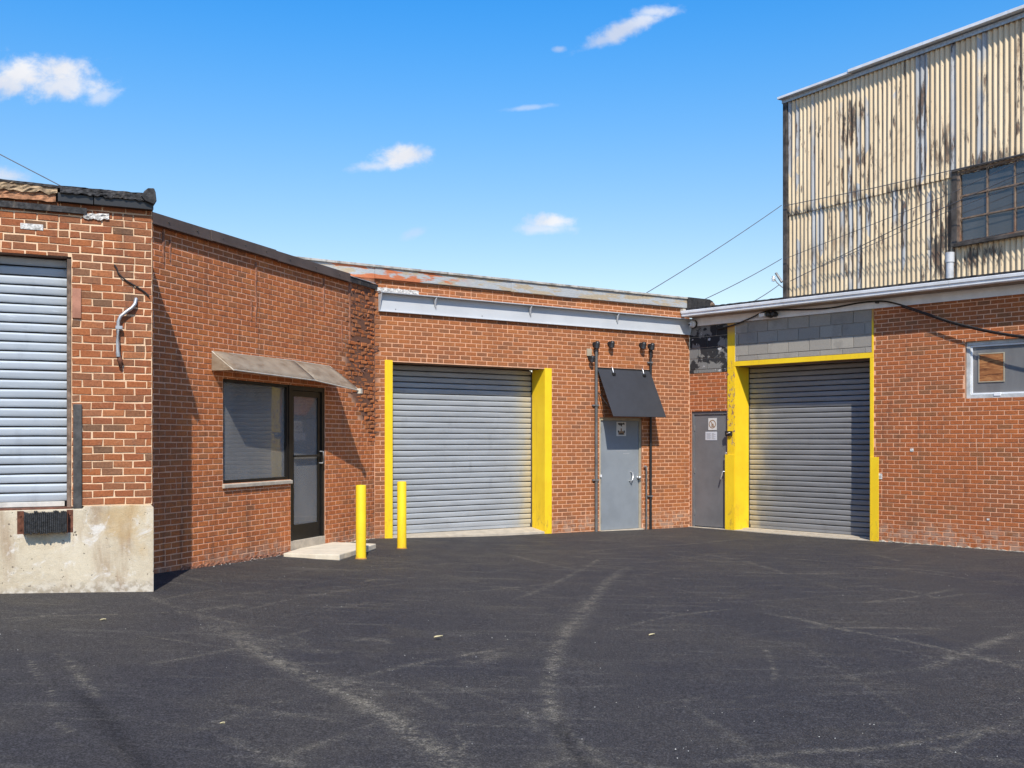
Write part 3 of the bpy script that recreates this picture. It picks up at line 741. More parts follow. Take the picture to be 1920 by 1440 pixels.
# ================================================================== GROUND
def build_ground():
    def axis(segs):
        out = [segs[0][0]]
        for a, b, st in segs:
            k = max(1, int(round((b - a) / st))); out += [a + (b - a) * (i + 1) / k for i in range(k)]
        return np.array(out)
    xs = axis([(-400, -60, 60), (-60, -9, 6), (-9, -5, 0.2), (-5, 6, 0.034), (6, 9, 0.06), (9, 15, 0.5), (15, 60, 6), (60, 400, 60)])
    ys = axis([(-300, -40, 60), (-40, 0, 5), (0, 4.6, 0.4), (4.6, 9, 0.034), (9, 20, 0.05), (20, 40, 2), (40, 500, 60)])
    X, Y = np.meshgrid(xs, ys)
    Z = np.where(X >= 3.3, 0.0, 0.0049 * np.clip(np.minimum(3.3 - X, 7.9), 0, None) ** 1.9)
    # low unevenness of the laid surface
    near = np.exp(-((X / 14) ** 2)) * (np.abs(Y - 10) < 12)
    Z = Z + near * 0.006 * (np.sin(X * 1.3 + Y * 0.7) + np.sin(X * 0.6 - Y * 1.1 + 2))
    def gp(px_, py_):
        h = 0.05; 
        for _ in range(4):
            Zd = (EYE - h) * F / (py_ - HZ); Xd = (px_ - 960) / F * Zd; h = ground_h(Xd)
        return Xd, Zd
    dust = np.zeros_like(X); tyre = np.zeros_like(X)
    def stroke(A, pts, wd, st, fade=True, sharp=2.0):
        P = [gp(*p) for p in pts]; Q = []
        for i in range(len(P) - 1):           # Catmull-Rom smoothing
            p0 = P[max(i - 1, 0)]; p1 = P[i]; p2 = P[i + 1]; p3 = P[min(i + 2, len(P) - 1)]
            for k in range(6):
                t = k / 6; q = []
                for c in (0, 1):
                    q.append(0.5 * ((2 * p1[c]) + (-p0[c] + p2[c]) * t + (2 * p0[c] - 5 * p1[c] + 4 * p2[c] - p3[c]) * t * t + (-p0[c] + 3 * p1[c] - 3 * p2[c] + p3[c]) * t ** 3))
                Q.append(q)
        Q.append(P[-1]); Q = np.array(Q)
        best = np.full(X.shape, 1e9); par = np.zeros(X.shape)
        for i in range(len(Q) - 1):
            a, b = Q[i], Q[i + 1]; d = b - a; L = max((d ** 2).sum(), 1e-9)
            t = np.clip(((X - a[0]) * d[0] + (Y - a[1]) * d[1]) / L, 0, 1)
            dd = np.hypot(X - a[0] - t * d[0], Y - a[1] - t * d[1])
            m = dd < best; best = np.where(m, dd, best); par = np.where(m, (i + t) / (len(Q) - 1), par)
        k = np.exp(-(best / (wd * 0.62)) ** sharp) * st * (0.56 if A is dust and wd > 0.02 else (0.8 if A is dust else 1))
        if fade: k *= np.clip(np.minimum(par, 1 - par) * 6, 0, 1) ** 0.7
        np.maximum(A, k, out=A)
    D = lambda pts, wd, st, **k: stroke(dust, pts, wd, st, **k)
    D([(390, 1165), (500, 1228), (590, 1275), (690, 1325), (770, 1375), (850, 1440), (900, 1500)], 0.13, 0.95)
    D([(380, 1170), (460, 1195), (540, 1215)], 0.28, 0.55)
    D([(560, 1262), (640, 1278), (700, 1310)], 0.20, 0.6)
    D([(630, 1278), (700, 1262), (780, 1243), (860, 1228), (960, 1212)], 0.05, 0.75)
    D([(860, 1236), (900, 1240), (950, 1220)], 0.10, 0.45)
    D([(1180, 1062), (1140, 1090), (1090, 1150), (1052, 1200), (1035, 1260), (1030, 1310), (1045, 1370), (1080, 1440)], 0.09, 0.75)
    D([(1120, 1110), (1080, 1165), (1060, 1190)], 0.16, 0.5)
    D([(1430, 1148), (1500, 1160), (1580, 1180), (1680, 1198), (1760, 1215), (1840, 1235), (1960, 1262)], 0.06, 0.95)
    D([(1720, 1262), (1780, 1236), (1830, 1215), (1940, 1180)], 0.10, 0.7)
    D([(1780, 1222), (1850, 1235), (1950, 1258)], 0.13, 0.6)
    D([(1420, 1045), (1540, 1053), (1660, 1065), (1780, 1080), (1930, 1097)], 0.035, 0.6)
    D([(960, 1040), (1030, 1058), (1090, 1070)], 0.06, 0.6)
    D([(960, 1128), (1040, 1095), (1100, 1062), (1130, 1042)], 0.05, 0.6)
    D([(1080, 1036), (1180, 1026), (1290, 1020), (1400, 1008)], 0.05, 0.45)
    D([(1300, 1432), (1420, 1418), (1520, 1408), (1640, 1402), (1760, 1385), (1940, 1352)], 0.05, 0.7)
    D([(1400, 1428), (1500, 1440), (1600, 1460)], 0.1, 0.5)
    D([(1730, 1400), (1840, 1420), (1960, 1440)], 0.05, 0.7)
    D([(1570, 1275), (1640, 1265), (1720, 1258)], 0.06, 0.4)
    D([(50, 1228), (70, 1262), (90, 1290), (106, 1314)], 0.014, 1.0, sharp=4)
    D([(112, 1222), (140, 1255), (165, 1290), (180, 1310)], 0.055, 0.85)
    D([(92, 1318), (98, 1330)], 0.03, 0.9, fade=False)
    D([(115, 1358), (130, 1376)], 0.03, 0.8, fade=False)
    D([(690, 1275), (760, 1290), (820, 1322), (840, 1330)], 0.035, 0.55)
    D([(0, 1160), (120, 1155), (300, 1150), (440, 1135)], 0.04, 0.6)
    D([(330, 1152), (400, 1142), (460, 1134)], 0.12, 0.5)
    D([(440, 1150), (560, 1120), (700, 1100), (760, 1095)], 0.04, 0.4)
    D([(520, 1155), (620, 1140), (700, 1128)], 0.035, 0.35)
    D([(660, 1200), (700, 1195), (740, 1205)], 0.07, 0.5)
    D([(560, 1215), (600, 1220), (640, 1222)], 0.10, 0.4)
    D([(850, 1365), (865, 1390), (872, 1410)], 0.02, 0.7)
    D([(970, 1320), (1000, 1350), (1010, 1375)], 0.03, 0.6)
    D([(1434, 1218), (1448, 1250), (1456, 1280)], 0.015, 0.8)
    D([(1340, 1325), (1400, 1310), (1460, 1300)], 0.03, 0.35)
    D([(520, 1200), (545, 1190), (570, 1202), (555, 1215), (530, 1210)], 0.05, 0.4)
    D([(1000, 1440), (1070, 1420), (1150, 1432)], 0.08, 0.4)
    for (p, q, s_) in (((900, 1030), (1250, 1075), .35), ((760, 1060), (1050, 1120), .3), ((1200, 1090), (1560, 1150), .3), ((1350, 1040), (1700, 1130), .25), ((620, 1070), (900, 1050), .4), ((1000, 1065), (1350, 1040), .35), ((300, 1130), (640, 1085), .35)):
        D([p, ((p[0] + q[0]) / 2, (p[1] + q[1]) / 2 + 5), q], 0.03, s_)
    rr = random.Random(99)
    for _ in range(64):
        x0 = rr.uniform(-50, 1900); y0 = 1030 + 400 * rr.random() ** 1.6; L_ = rr.uniform(60, 330) * (0.4 + (y0 - 900) / 500); sl_ = rr.gauss(0.02, 0.13) if y0 < 1200 else rr.gauss(0.15, 0.4)
        D([(x0, y0), (x0 + L_ / 2, max(1012, y0 + sl_ * L_ / 2 + rr.uniform(-6, 6))), (x0 + L_, max(1012, y0 + sl_ * L_))], rr.choice((0.03, 0.04, 0.06)), rr.uniform(0.25, 0.7))
    T = lambda pts, wd, st: stroke(tyre, pts, wd, st)
    T([(140, 1290), (200, 1360), (260, 1430), (300, 1480)], 0.10, 0.75)
    T([(1045, 1350), (1070, 1400), (1110, 1440)], 0.06, 0.8)
    nx, ny = len(xs), len(ys)
    V = np.stack([X, Y, Z], -1).reshape(-1, 3)
    i, j = np.meshgrid(np.arange(nx - 1), np.arange(ny - 1)); a = (j * nx + i).ravel()
    Q = np.stack([a, a + 1, a + 1 + nx, a + nx], 1)
    me = bpy.data.meshes.new('asphalt_ground')
    me.vertices.add(len(V)); me.vertices.foreach_set('co', V.ravel())
    me.loops.add(Q.size); me.loops.foreach_set('vertex_index', Q.ravel().astype(np.int32))
    me.polygons.add(len(Q)); me.polygons.foreach_set('loop_start', (np.arange(len(Q)) * 4).astype(np.int32))
    me.update(calc_edges=True)
    me.polygons.foreach_set('use_smooth', np.ones(len(Q), bool))
    for nm, A in (('dust', dust), ('tyre', tyre)):
        at = me.attributes.new(nm, 'FLOAT', 'POINT'); at.data.foreach_set('value', A.ravel().astype(np.float32))
    me.materials.append(ASPH)
    o = link(bpy.data.objects.new('asphalt_ground', me)); o['kind'] = 'structure'
    o['label'] = 'dark sealed asphalt yard with pale tyre marks and dust'
    return gp
gp = build_ground()

def ground_on(W, s): return ground_h((W.o + W.t * s).x)

# ================================================================== BUILDING A: loading dock at the left
A = empty('dock_building', WA.world(0, 0, 0), WA.a, 'red brick loading dock building on a stained concrete base at the left edge', 'building')
topA = WA.H(285, 394)
sillA = WA.H(220, 947); opTop = WA.H(66, 477); opR = WA.S(134); opL = opR - 3.1
opBot = WA.H(66, 953)
holesA = [(opL, opR, opBot - .01, opTop)]
wall = wall_sheet('brick_wall', MORT['A'], A, -8.0, 0, sillA, topA, holesA)
brick_field(WA, 'A', wall, -8.0, 0, sillA + 0.004, topA, holesA, 0.0679, 0.186, 0.0125, jit=0.0034, seed=3, proud=0.006, phase=0.06)
pale = MB().box(WA.S(38), WA.S(81), -0.0125, 0, WA.H(60, 431), WA.H(60, 420)); pale.build('brick', PATCHW, wall, label='whitewashed brick high in the wall', bevel=0.003)
side = wall_sheet('side_wall', MORT['A'], A, 0, 1.06, sillA, topA, [])
side.rotation_euler = (0, 0, R(90))
brick_field(WA2, 'A', side, 0.0, 1.02, sillA + .004, topA, [], 0.0679, 0.186, 0.0125, jit=0.0026, seed=33, singles=0)
# concrete base, a step lower under the doorway
m = MB()
m.prism([(-8.0, -0.3), (0.012, -0.3), (0.012, sillA - 0.03), (-0.012, sillA), (WA.S(158), sillA), (WA.S(155), sillA - .02), (WA.S(154), opBot - 0.012), (-8.0, opBot - 0.012)], 'y', -0.033, 0.6)
base = m.build('concrete_base', DOCK, A, bevel=0.01)
MB().box(0.0, 0.0115, 0.601, 1.0, -0.3, sillA).build('base_return', DOCK, A)
# opening reveals, lintel, jambs
m = MB(); m.box(opR - 0.002, opR + 0.05, 0.0015, 0.32, opBot, opTop); m.box(opL - 0.05, opL, 0.0015, 0.32, opBot, opTop); m.box(opL - .05, opR + .05, 0.0015, 0.32, opTop + 0.0005, opTop + 0.08)
m.build('door_reveal', SOFFIT, A)
MB().box(WA.S(126), opR - 0.004, -0.004, 0.10, opBot, opTop - 0.02).build('door_jamb', WOOD, A, bevel=0.004)
MB().box(WA.S(137), WA.S(153), -0.03, -0.001, WA.H(145, 953), WA.H(145, 758)).build('corner_guard', STEELD, A, bevel=0.004, label='dark worn steel guard plate beside the shutter')
MB().box(WA.S(135), WA.S(152), -0.022, -0.001, WA.H(143, 597), WA.H(143, 541)).build('patch_block', PINK, A, bevel=0.006)
MB().box(opL, opR, -0.02, 0.2, opBot - 0.011, opBot + .0).build('door_sill', RUST, A)
SHA = shutter_material('pale_blue_grey_slats', (0.48, 0.53, 0.58), (0.3, 0.25, 0.2), 0, 0, 0)
roller_door(A, opL, opR - 0.02, opBot, opTop, 0.17, 0.0862, SHA, STEELD, depth=0.02, rail=False, bottom=simple('pale_bottom_bar', (0.55, 0.53, 0.48), 0.5))
# roof edge
def hl(pts):
    P = [(WA.S(x), WA.H(x, y)) for x, y in pts]
    def f(s):
        if s <= P[0][0]: 
            (a, b), (c, d) = P[0], P[1]; return b + (s - a) * 0.0
        for (a, b), (c, d) in zip(P, P[1:]):
            if s <= c: return b + (d - b) * (s - a) / (c - a)
        return P[-1][1]
    return f
ragged('roof_edge', TAR, A, -8.0, WA.S(287), hl([(0, 339), (110, 351), (230, 362), (287, 367)]), hl([(0, 343), (110, 356), (135, 362), (287, 380)]), -0.075, 0.5, 0.006, 0.014, 240, 3, 0.02)
ragged('peeling_felt', TAN, A, -8.0, WA.S(107), hl([(0, 342), (110, 354)]), hl([(0, 358), (107, 366)]), -0.065, 0.02, 0.003, 0.02, 200, 5, 0.03, 'torn tan layer of roofing felt')
ragged('peeling_felt', TAN2, A, -8.0, WA.S(104), hl([(0, 357), (104, 365)]), hl([(0, 373), (104, 380)]), -0.045, 0.02, 0.003, 0.014, 200, 8, 0.025, 'torn orange layer of roofing felt')
MB().add([(a, y, z) for a, z in ((-8.0, WA.H(0, 373)), (WA.S(162), WA.H(162, 392)), (WA.S(162), WA.H(162, 403)), (-8.0, WA.H(0, 387))) for y in (-0.04, 0.01)],
         [(0, 2, 4, 6), (1, 7, 5, 3), (0, 1, 3, 2), (2, 3, 5, 4), (4, 5, 7, 6), (6, 7, 1, 0)]).build('flashing', TAR, A, label='lower black flashing strip')
for k, (x0, x1) in enumerate(((108, 174), (175.5, 286))):
    z = [WA.H(x0, 364 + (x0 - 108) * .1), WA.H(x1, 364 + (x1 - 108) * .1), WA.H(x1, 380 + (x1 - 108) * .092), WA.H(x0, 380 + (x0 - 108) * .092)]
    y0 = -0.07 - 0.006 * k
    MB().add([(WA.S(x0), y, z[0]) for y in (y0, .02)] + [(WA.S(x1), y, z[1]) for y in (y0, .02)] + [(WA.S(x1), y, z[2]) for y in (y0, .02)] + [(WA.S(x0), y, z[3]) for y in (y0, .02)],
             [(0, 2, 4, 6), (1, 7, 5, 3), (0, 1, 3, 2), (2, 3, 5, 4), (4, 5, 7, 6), (6, 7, 1, 0)]).build('fascia_board', BLACK, A, bevel=0.003)
ragged('tar_drips', TAR, A, WA.S(112), WA.S(272), hl([(112, 355), (272, 371)]), hl([(112, 365), (190, 372), (272, 381)]), -0.095, -0.05, 0.003, 0.028, 120, 12, 0.02, freq=9)
m = MB(); s0_, s1_ = WA.S(262), WA.S(291); zt = WA.H(280, 358); zm = WA.H(290, 382)
m.prism([(s0_, WA.H(262, 372)), (WA.S(268), zt - .03), (WA.S(275), zt), (WA.S(286), zt + .004), (WA.S(289), zt - .03), (s1_, zm), (WA.S(286), zm - .03), (WA.S(270), WA.H(270, 381))], 'y', -0.12, 0.25)
m.build('end_cap', TAR, A, bevel=0.008)
ragged('mortar_patch', PATCHW, A, WA.S(156), WA.S(204), hl([(156, 402), (204, 401)]), hl([(156, 411), (204, 412)]), -0.02, 0.01, 0.012, 0.02, 30, 21, 0.02)
MB().box(-8.0, 0.0, 0.02, 6.0, topA + 0.02, topA + 0.09).build('roof', ROOFM, A)
MB().box(-8.0, -7.9, 0.02, 6.0, 0, topA).build('far_wall', MORT['A'], A)

# small fixtures on the dock pier: things of their own
def on_wall(W, name, label, cat, s, h, group=None): return empty(name, W.world(s, 0, h), W.a, label, cat, group)
b_ = on_wall(WA, 'dock_bumper', 'laminated black rubber dock bumper bolted between rusty angle irons below the pale shutter', 'bumper', WA.S(85), WA.H(85, 978))
bw = (WA.S(137) - WA.S(32)) / 2; bh = (WA.H(85, 957) - WA.H(85, 1000)) / 2
for sgn in (-1, 1):
    m = MB().box(sgn * bw, sgn * (bw - 0.055), -0.034, -0.022, -bh, bh).box(sgn * (bw - 0.055), sgn * (bw - 0.049), -0.11, -0.022, -bh, bh)
    br = m.build('bracket', RUST, b_, bevel=0.002)
    for zz in (-0.6, 0.6): MB().lathe([(0.009, -0.042), (0.009, -0.034)], (sgn * (bw - .028), 0, zz * bh), 6, 'y').build('bolt', RUST, br)
n_ = 22
for i in range(n_):
    x0 = -bw + 0.056 + (2 * bw - 0.112) * i / n_; x1 = -bw + 0.056 + (2 * bw - 0.112) * (i + 1) / n_ - 0.003
    MB().box(x0, x1, -0.13 + rnd.uniform(-.008, .008), -0.024, -bh * .9 + rnd.uniform(-.01, .01), bh * .9 + rnd.uniform(-.01, .01)).build('rubber_strip', RUBBER, b_, bevel=0.002)
cd = on_wall(WA, 'conduit_pipe', 'bent galvanised conduit on the brick pier with an open lower end', 'pipe', WA.S(222), WA.H(222, 630))
def rel(W, s, h, x, y, d): a, b = W.loc(x, y, d); return (a - s, d, b - h)
s_, h_ = WA.S(222), WA.H(222, 630)
MB().tube([rel(WA, s_, h_, x, y, d) for x, y, d in ((255, 560, -.01), (253, 570, -.04), (248, 577, -.045), (236, 585, -.045), (226, 593, -.045), (222, 602, -.045), (221, 614, -.045), (221, 640, -.045), (221, 661, -.045))], 0.017, 10).build('pipe', PIPE, cd)
MB().box(-0.03, 0.03, -0.062, -0.028, rel(WA, s_, h_, 221, 618, 0)[2], rel(WA, s_, h_, 221, 612, 0)[2]).build('clamp', PIPE, cd)
MB().tube([rel(WA, s_, h_, 221, 660, -.045), rel(WA, s_, h_, 222, 669, -.045)], 0.02, 10).build('coupling', PIPE, cd)
MB().tube([rel(WA, s_, h_, 223, 664, -.03), rel(WA, s_, h_, 225, 676, -.05), rel(WA, s_, h_, 226, 687, -.03)], [0.02, 0.026, 0.018], 8).build('rusty_stub', RUST, cd)
wc = on_wall(WA, 'loose_cable', 'short black cable hanging over the brick pier above the bent conduit', 'cable', WA.S(245), WA.H(245, 525))
s_, h_ = WA.S(245), WA.H(245, 525)
MB().tube([rel(WA, s_, h_, x, y, -.022) for x, y in ((214, 496), (219, 503), (221, 511), (228, 519), (238, 527), (250, 534), (262, 541), (272, 548), (280, 556))], 0.007, 8).build('cable', CABLE, wc)

# ================================================================== BUILDING B: angled office wall
B = empty('office_building', WB.world(0, 0, 0), WB.a, 'angled red brick office wall with black framed window and glass door under brown roof flashing', 'building')
LB = -5.6
topB = 1.615 + 2.27
def clamp01(x): return max(0.0, min(1.0, x))
def erB(s, h):
    wdt = 0.18 + 0.85 * clamp01((h - 1.5) / 1.0) - 0.18 * clamp01((h - 3.1) / 0.8)
    lim = clamp01((h - 1.45) / 0.2)
    e = clamp01((s + wdt * (1 + 0.3 * mnoise.noise((h * 3, 1, 0)))) / 0.22) * lim
    return e
wl, wr = WB.S(418), WB.S(545); wt, wb = WB.H(418, 710), WB.H(418, 907)
dl, dr = WB.S(545), WB.S(609); dt = wt; db = WB.H(548, 1020)
db = 0.30
holesB = [(wl, dl + 0.01, wb, wt), (dl, dr, -0.3, wt)]
wall = wall_sheet('brick_wall', MORT['B'], B, LB, 0, -0.2, topB + .02, holesB, erB, step=0.08)
baseB = lambda s: ground_on(WB, s) - 0.06
print('B', brick_field(WB, 'B', wall, LB, 0, -0.13, topB, holesB, 0.0637, 0.188, 0.0130, erode=erB, jit=0.0022, seed=5, base=baseB, proud=0.004))
def fnB(r):
    h = r.uniform(1.5, 3.85); s = r.uniform(-0.8, 0.0)
    return (s, h, r.uniform(0.009, 0.021)) if r.random() < erB(s, h) ** 1.5 else (None, 0, 0)
rubble(WB, wall, 70, fnB, 3)
# brown flashing in lengths
capz0, capz1 = 1.615 + 2.265, 1.615 + 2.385
xs_ = [LB, WB.S(388), WB.S(511), WB.S(651)]
for i in range(3):
    a, b = xs_[i] + 0.002, xs_[i + 1] - 0.002
    dz = (0.0, 0.004, -0.003)[i]
    m = MB().box(a, b, -0.055 - 0.004 * (i % 2), 0.3, capz0 + dz, capz1 + dz).box(a, b, -0.075 - 0.004 * (i % 2), -0.056 - 0.004 * (i % 2), capz0 - 0.008 + dz, capz0 + 0.012 + dz)
    cp = m.build('roof_flashing', BROWNM, B, bevel=0.003)
    for k in range(3):
        MB().lathe([(0.009, -0.066), (0.009, -0.05)], (a + (b - a) * (k + .5) / 3, 0, (capz0 + capz1) / 2 + dz), 8, 'y').build('rivet', STEELD, cp)
MB().box(WB.S(651), 0.05, -0.04, 0.3, topB - 0.0, topB + 0.075).build('roof_flashing', TAR, B, label='short black tarred length of flashing by the corner')
m = MB().slab([(WB.S(651), -0.05, topB + 0.078), (-0.05, -0.05, topB + 0.078), (-0.1, 0.35, topB + 0.19), (WB.S(651) - .1, 0.35, topB + 0.19)], 0.008)
m.build('flashing_sheet', WHITEM, B)
ragged('mortar_bed', SMEAR, B, LB, -0.15, lambda s: topB + 0.015, lambda s: topB - 0.012, -0.018, 0.0, 0.0, 0.02, 160, 31, 0.012)
MB().box(LB, 0.0, 0.31, 5.0, topB - .06, topB + 0.02).build('roof', ROOFM, B)
# runs of brick dust down the wall
for (x, y0, y1, wd) in ((305, 430, 492, 0.05), (317, 450, 488, 0.03), (479, 492, 610, 0.05), (470, 560, 600, 0.03), (606, 522, 585, 0.05), (655, 528, 640, 0.07), (640, 600, 660, 0.04)):
    s0 = WB.S(x); h1, h0 = WB.H(x, y0), WB.H(x, y1); V = []; n = 24
    for i in range(n + 1):
        z = h1 + (h0 - h1) * i / n; wv = wd * (1 - 0.75 * i / n) * (0.7 + 0.9 * abs(mnoise.noise((z * 9, x, 0)))); c = s0 + 0.02 * mnoise.noise((z * 5, x, 2))
        V += [(c - wv / 2, 0, z), (c - wv / 4, -0.015, z), (c + wv / 4, -0.017, z), (c + wv / 2, 0, z)]
    mb = MB(); mb.add(V, [(i * 4 + j, i * 4 + j + 1, i * 4 + 5 + j, i * 4 + 4 + j) for i in range(n) for j in range(3)]); mb.build('mortar_smear', SMEAR, B)

ragged('mortar_foot', SMEAR, B, -4.6, WB.S(545), lambda s: ground_on(WB, s) + 0.022, lambda s: ground_on(WB, s) - 0.03, -0.02, 0.0, 0.03, 0.0, 220, 61, 0.02)
ragged('mortar_foot', CONC, B, WB.S(612), -0.02, lambda s: ground_on(WB, s) + 0.018, lambda s: ground_on(WB, s) - 0.03, -0.02, 0.0, 0.025, 0.0, 60, 62, 0.02)
# window
def box_frame(m, a, b, c, d, wd, y0, y1):
    m.box(a, b, y0, y1, c, c + wd); m.box(a, b, y0, y1, d - wd, d); m.box(a, a + wd, y0, y1, c + wd, d - wd); m.box(b - wd, b, y0, y1, c + wd, d - wd); return m
win = box_frame(MB(), wl, dl - 0.03, wb, wt, 0.035, 0.015, 0.10).build('window', ALUBLK, B, bevel=0.003, label='black framed shop window left of the glass door')
MB().box(wl + 0.036, dl - 0.066, 0.055, 0.063, wb + 0.036, wt - 0.036).build('pane', GLASS, win)
MB().box(wl + .04, dl - .1, 0.13, 0.135, wb, wt).build('blind', BLIND, win)
m = MB(); sw0, sw1 = wl - 0.02, dl + 0.0
m.prism([(-0.035, wb - 0.055), (0.09, wb - 0.055), (0.09, wb - 0.001), (0.012, wb - 0.001), (-0.035, wb - 0.012)], 'x', sw0, sw1); m.build('window_sill', CONC, win, bevel=0.006)
# glass door with black frame
doorb = MB()
doorb.box(dl - 0.028, dl + 0.06, 0.005, 0.11, db, wt).box(dr - 0.055, dr - 0.002, 0.01, 0.11, db, wt).box(dl + 0.061, dr - 0.056, 0.01, 0.11, wt - 0.06, wt - 0.001)
glassdoor = doorb.build('glass_door', ALUBLK, B, bevel=0.003, label='narrow black framed glass door')
a, b = dl + 0.065, dr - 0.06
leaf = MB().box(a, a + 0.06, 0.03, 0.075, db + 0.01, wt - 0.065).box(b - 0.07, b, 0.03, 0.075, db + 0.01, wt - 0.065).box(a + .06, b - .07, 0.03, 0.075, db + 0.01, db + 0.20).box(a + .06, b - .07, 0.03, 0.075, wt - 0.14, wt - 0.065).build('door_leaf', ALUBLK, glassdoor, bevel=0.003)
MB().box(a + 0.06, b - 0.07, 0.05, 0.058, db + 0.20, wt - 0.14).build('pane', GLASS, glassdoor)
MB().box(a + 0.055, b - 0.06, 0.0, 0.03, db + 1.09, db + 1.115).build('push_bar', ALUBLK, glassdoor, bevel=0.003)
MB().tube([(b - 0.03, 0.03, db + 1.0), (b - 0.03, -0.03, db + 1.0), (b - 0.03, -0.03, db + 1.16), (b - 0.03, 0.03, db + 1.16)], 0.009, 8).build('handle', PIPE, glassdoor)
cu_ = MB(); V = []
for i in range(41):
    x = a + 0.02 + (b - a) * (0.45 + 0.55 * i / 40); y = 0.16 + 0.02 * math.sin(i * 1.3) + 0.01 * math.sin(i * 3.1); V += [(x, y, db + 0.1), (x, y, wt - 0.1)]
cu_.add(V, [(2 * i, 2 * i + 2, 2 * i + 3, 2 * i + 1) for i in range(40)], True); cu_.build('curtain', CURTAIN, glassdoor)
MB().box(dl - 0.002, dr + 0.002, -0.004, 0.14, -0.2, db - 0.002).build('threshold', CONC, B, bevel=0.004)
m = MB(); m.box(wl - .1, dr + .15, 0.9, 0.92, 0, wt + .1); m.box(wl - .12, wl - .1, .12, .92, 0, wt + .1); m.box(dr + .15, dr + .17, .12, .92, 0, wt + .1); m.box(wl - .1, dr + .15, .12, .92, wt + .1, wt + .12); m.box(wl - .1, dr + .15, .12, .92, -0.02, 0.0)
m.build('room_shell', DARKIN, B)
m = MB(); m.box(wl - 0.06, wl, 0.001, 0.11, wb, wt).box(wl - .06, dr + .05, 0.001, 0.11, wt, wt + 0.05).box(dr, dr + 0.05, 0.001, 0.11, 0, wt).box(wl, dl - .03, 0.001, .11, wb - .03, wb - .002)
m.build('opening_reveal', SOFFIT, B)
# concrete pad in front of the glass door
pad = empty('door_slab', (0, 0, 0), 0, 'low cream concrete landing slab in front of the narrow glass door', 'slab')
pp = [gp(*p) for p in ((531, 1042), (604, 1021), (706, 1030), (637, 1050))]
gz_ = ground_h(-2.4)
cx_, cy_ = sum(p[0] for p in pp) / 4, sum(p[1] for p in pp) / 4
pad.location = (cx_, cy_, gz_ - 0.02)
ring = []
for i in range(4):
    p, q = pp[i], pp[(i + 1) % 4]
    for k in range(7):
        t = k / 7; j_ = 0.012 if i != 0 else 0.003
        ring.append((p[0] + (q[0] - p[0]) * t - cx_ + rnd.uniform(-j_, j_), p[1] + (q[1] - p[1]) * t - cy_ + rnd.uniform(-j_, j_)))
PADM = simple('cream_slab', (0.66, 0.59, 0.47), 0.9, 0, 0.12, 5, 0.5, ((0.45, 0.24, 0.15), 0.5, 0.62), 0.2, 50)
MB().prism(ring, 'z', 0.0, 0.075).build('slab', PADM, pad, bevel=0.012)

# tan polycarbonate awning over window and door
aw = on_wall(WB, 'tan_awning', 'tan translucent plastic awning sagging over the window and glass door', 'awning', WB.S(500), WB.H(500, 680))
s_, h_ = WB.S(500), WB.H(500, 680)
def RB(s, d, h): return (s - s_, d, h - h_)
sl_, sm_, sr_ = WB.S(396), WB.S(547), WB.S(617)
T = [(sl_, -0.01, 1.615 + 1.013), (sm_, -0.01, 1.615 + 1.03), (sr_, -0.01, 1.615 + 1.02)]
Lw = [(sl_, -0.30, 1.615 + .795), (sm_ - .02, -0.36, 1.615 + .765), (sr_, -0.475, 1.615 + .675)]
def panel(i, nm, y0):
    V = []; n = 12; k = 5
    for a_ in range(n + 1):
        u = a_ / n
        for b2 in range(k + 1):
            v = b2 / k
            t0 = Vector(T[i]).lerp(Vector(T[i + 1]), u); l0 = Vector(Lw[i]).lerp(Vector(Lw[i + 1]), u)
            p = t0.lerp(l0, v); p.z += 0.03 * math.sin(v * math.pi) * (0.6 + .4 * math.sin(u * 6)) + 0.012 * mnoise.noise((u * 5, v * 3, i)); V.append(RB(p.x, p.y + y0, p.z))
    m = MB(); nn = k + 1
    m.add(V, [(a_ * nn + b2, (a_ + 1) * nn + b2, (a_ + 1) * nn + b2 + 1, a_ * nn + b2 + 1) for a_ in range(n) for b2 in range(k)], True)
    o = m.build(nm, POLY, aw, recalc=False); md = o.modifiers.new('thick', 'SOLIDIFY'); md.thickness = 0.006; return o
panel(0, 'awning_panel', 0); panel(1, 'awning_panel', 0.004)
m = MB().slab([RB(*T[0]), RB(sl_, -0.01, Lw[0][2]), RB(*Lw[0]), RB(sl_, -0.15, (T[0][2] + Lw[0][2]) / 2 + 0.03)], 0.006); m.build('side_panel', POLY, aw)
def rod(p, q, r, nm, mt): return MB().tube([p, q], r, 8).build(nm, mt, aw)
ALUM = simple('dull_aluminium', (0.55, 0.50, 0.42), 0.5, 0.2, 0.15, 10, 0.05)
for i in range(3): rod(RB(*T[i]), RB(*Lw[i]), 0.008, 'support_arm', ALUM)
for i in range(2): rod(RB(*Lw[i]), RB(*Lw[i + 1]), 0.009, 'front_rail', ALUM)
rod(RB(*T[0]), RB(*T[1]), 0.008, 'wall_rail', ALUM); rod(RB(*T[1]), RB(*T[2]), 0.008, 'wall_rail', ALUM)
e_ = Lw[2]; MB().box(*(v for pr in zip(RB(e_[0] - .03, e_[1] - .03, e_[2] - .04), RB(e_[0] + .03, e_[1] + .03, e_[2] + .03)) for v in pr)).build('end_bracket', simple('cream_bracket', (0.68, 0.62, 0.5), .6), aw, bevel=0.006)

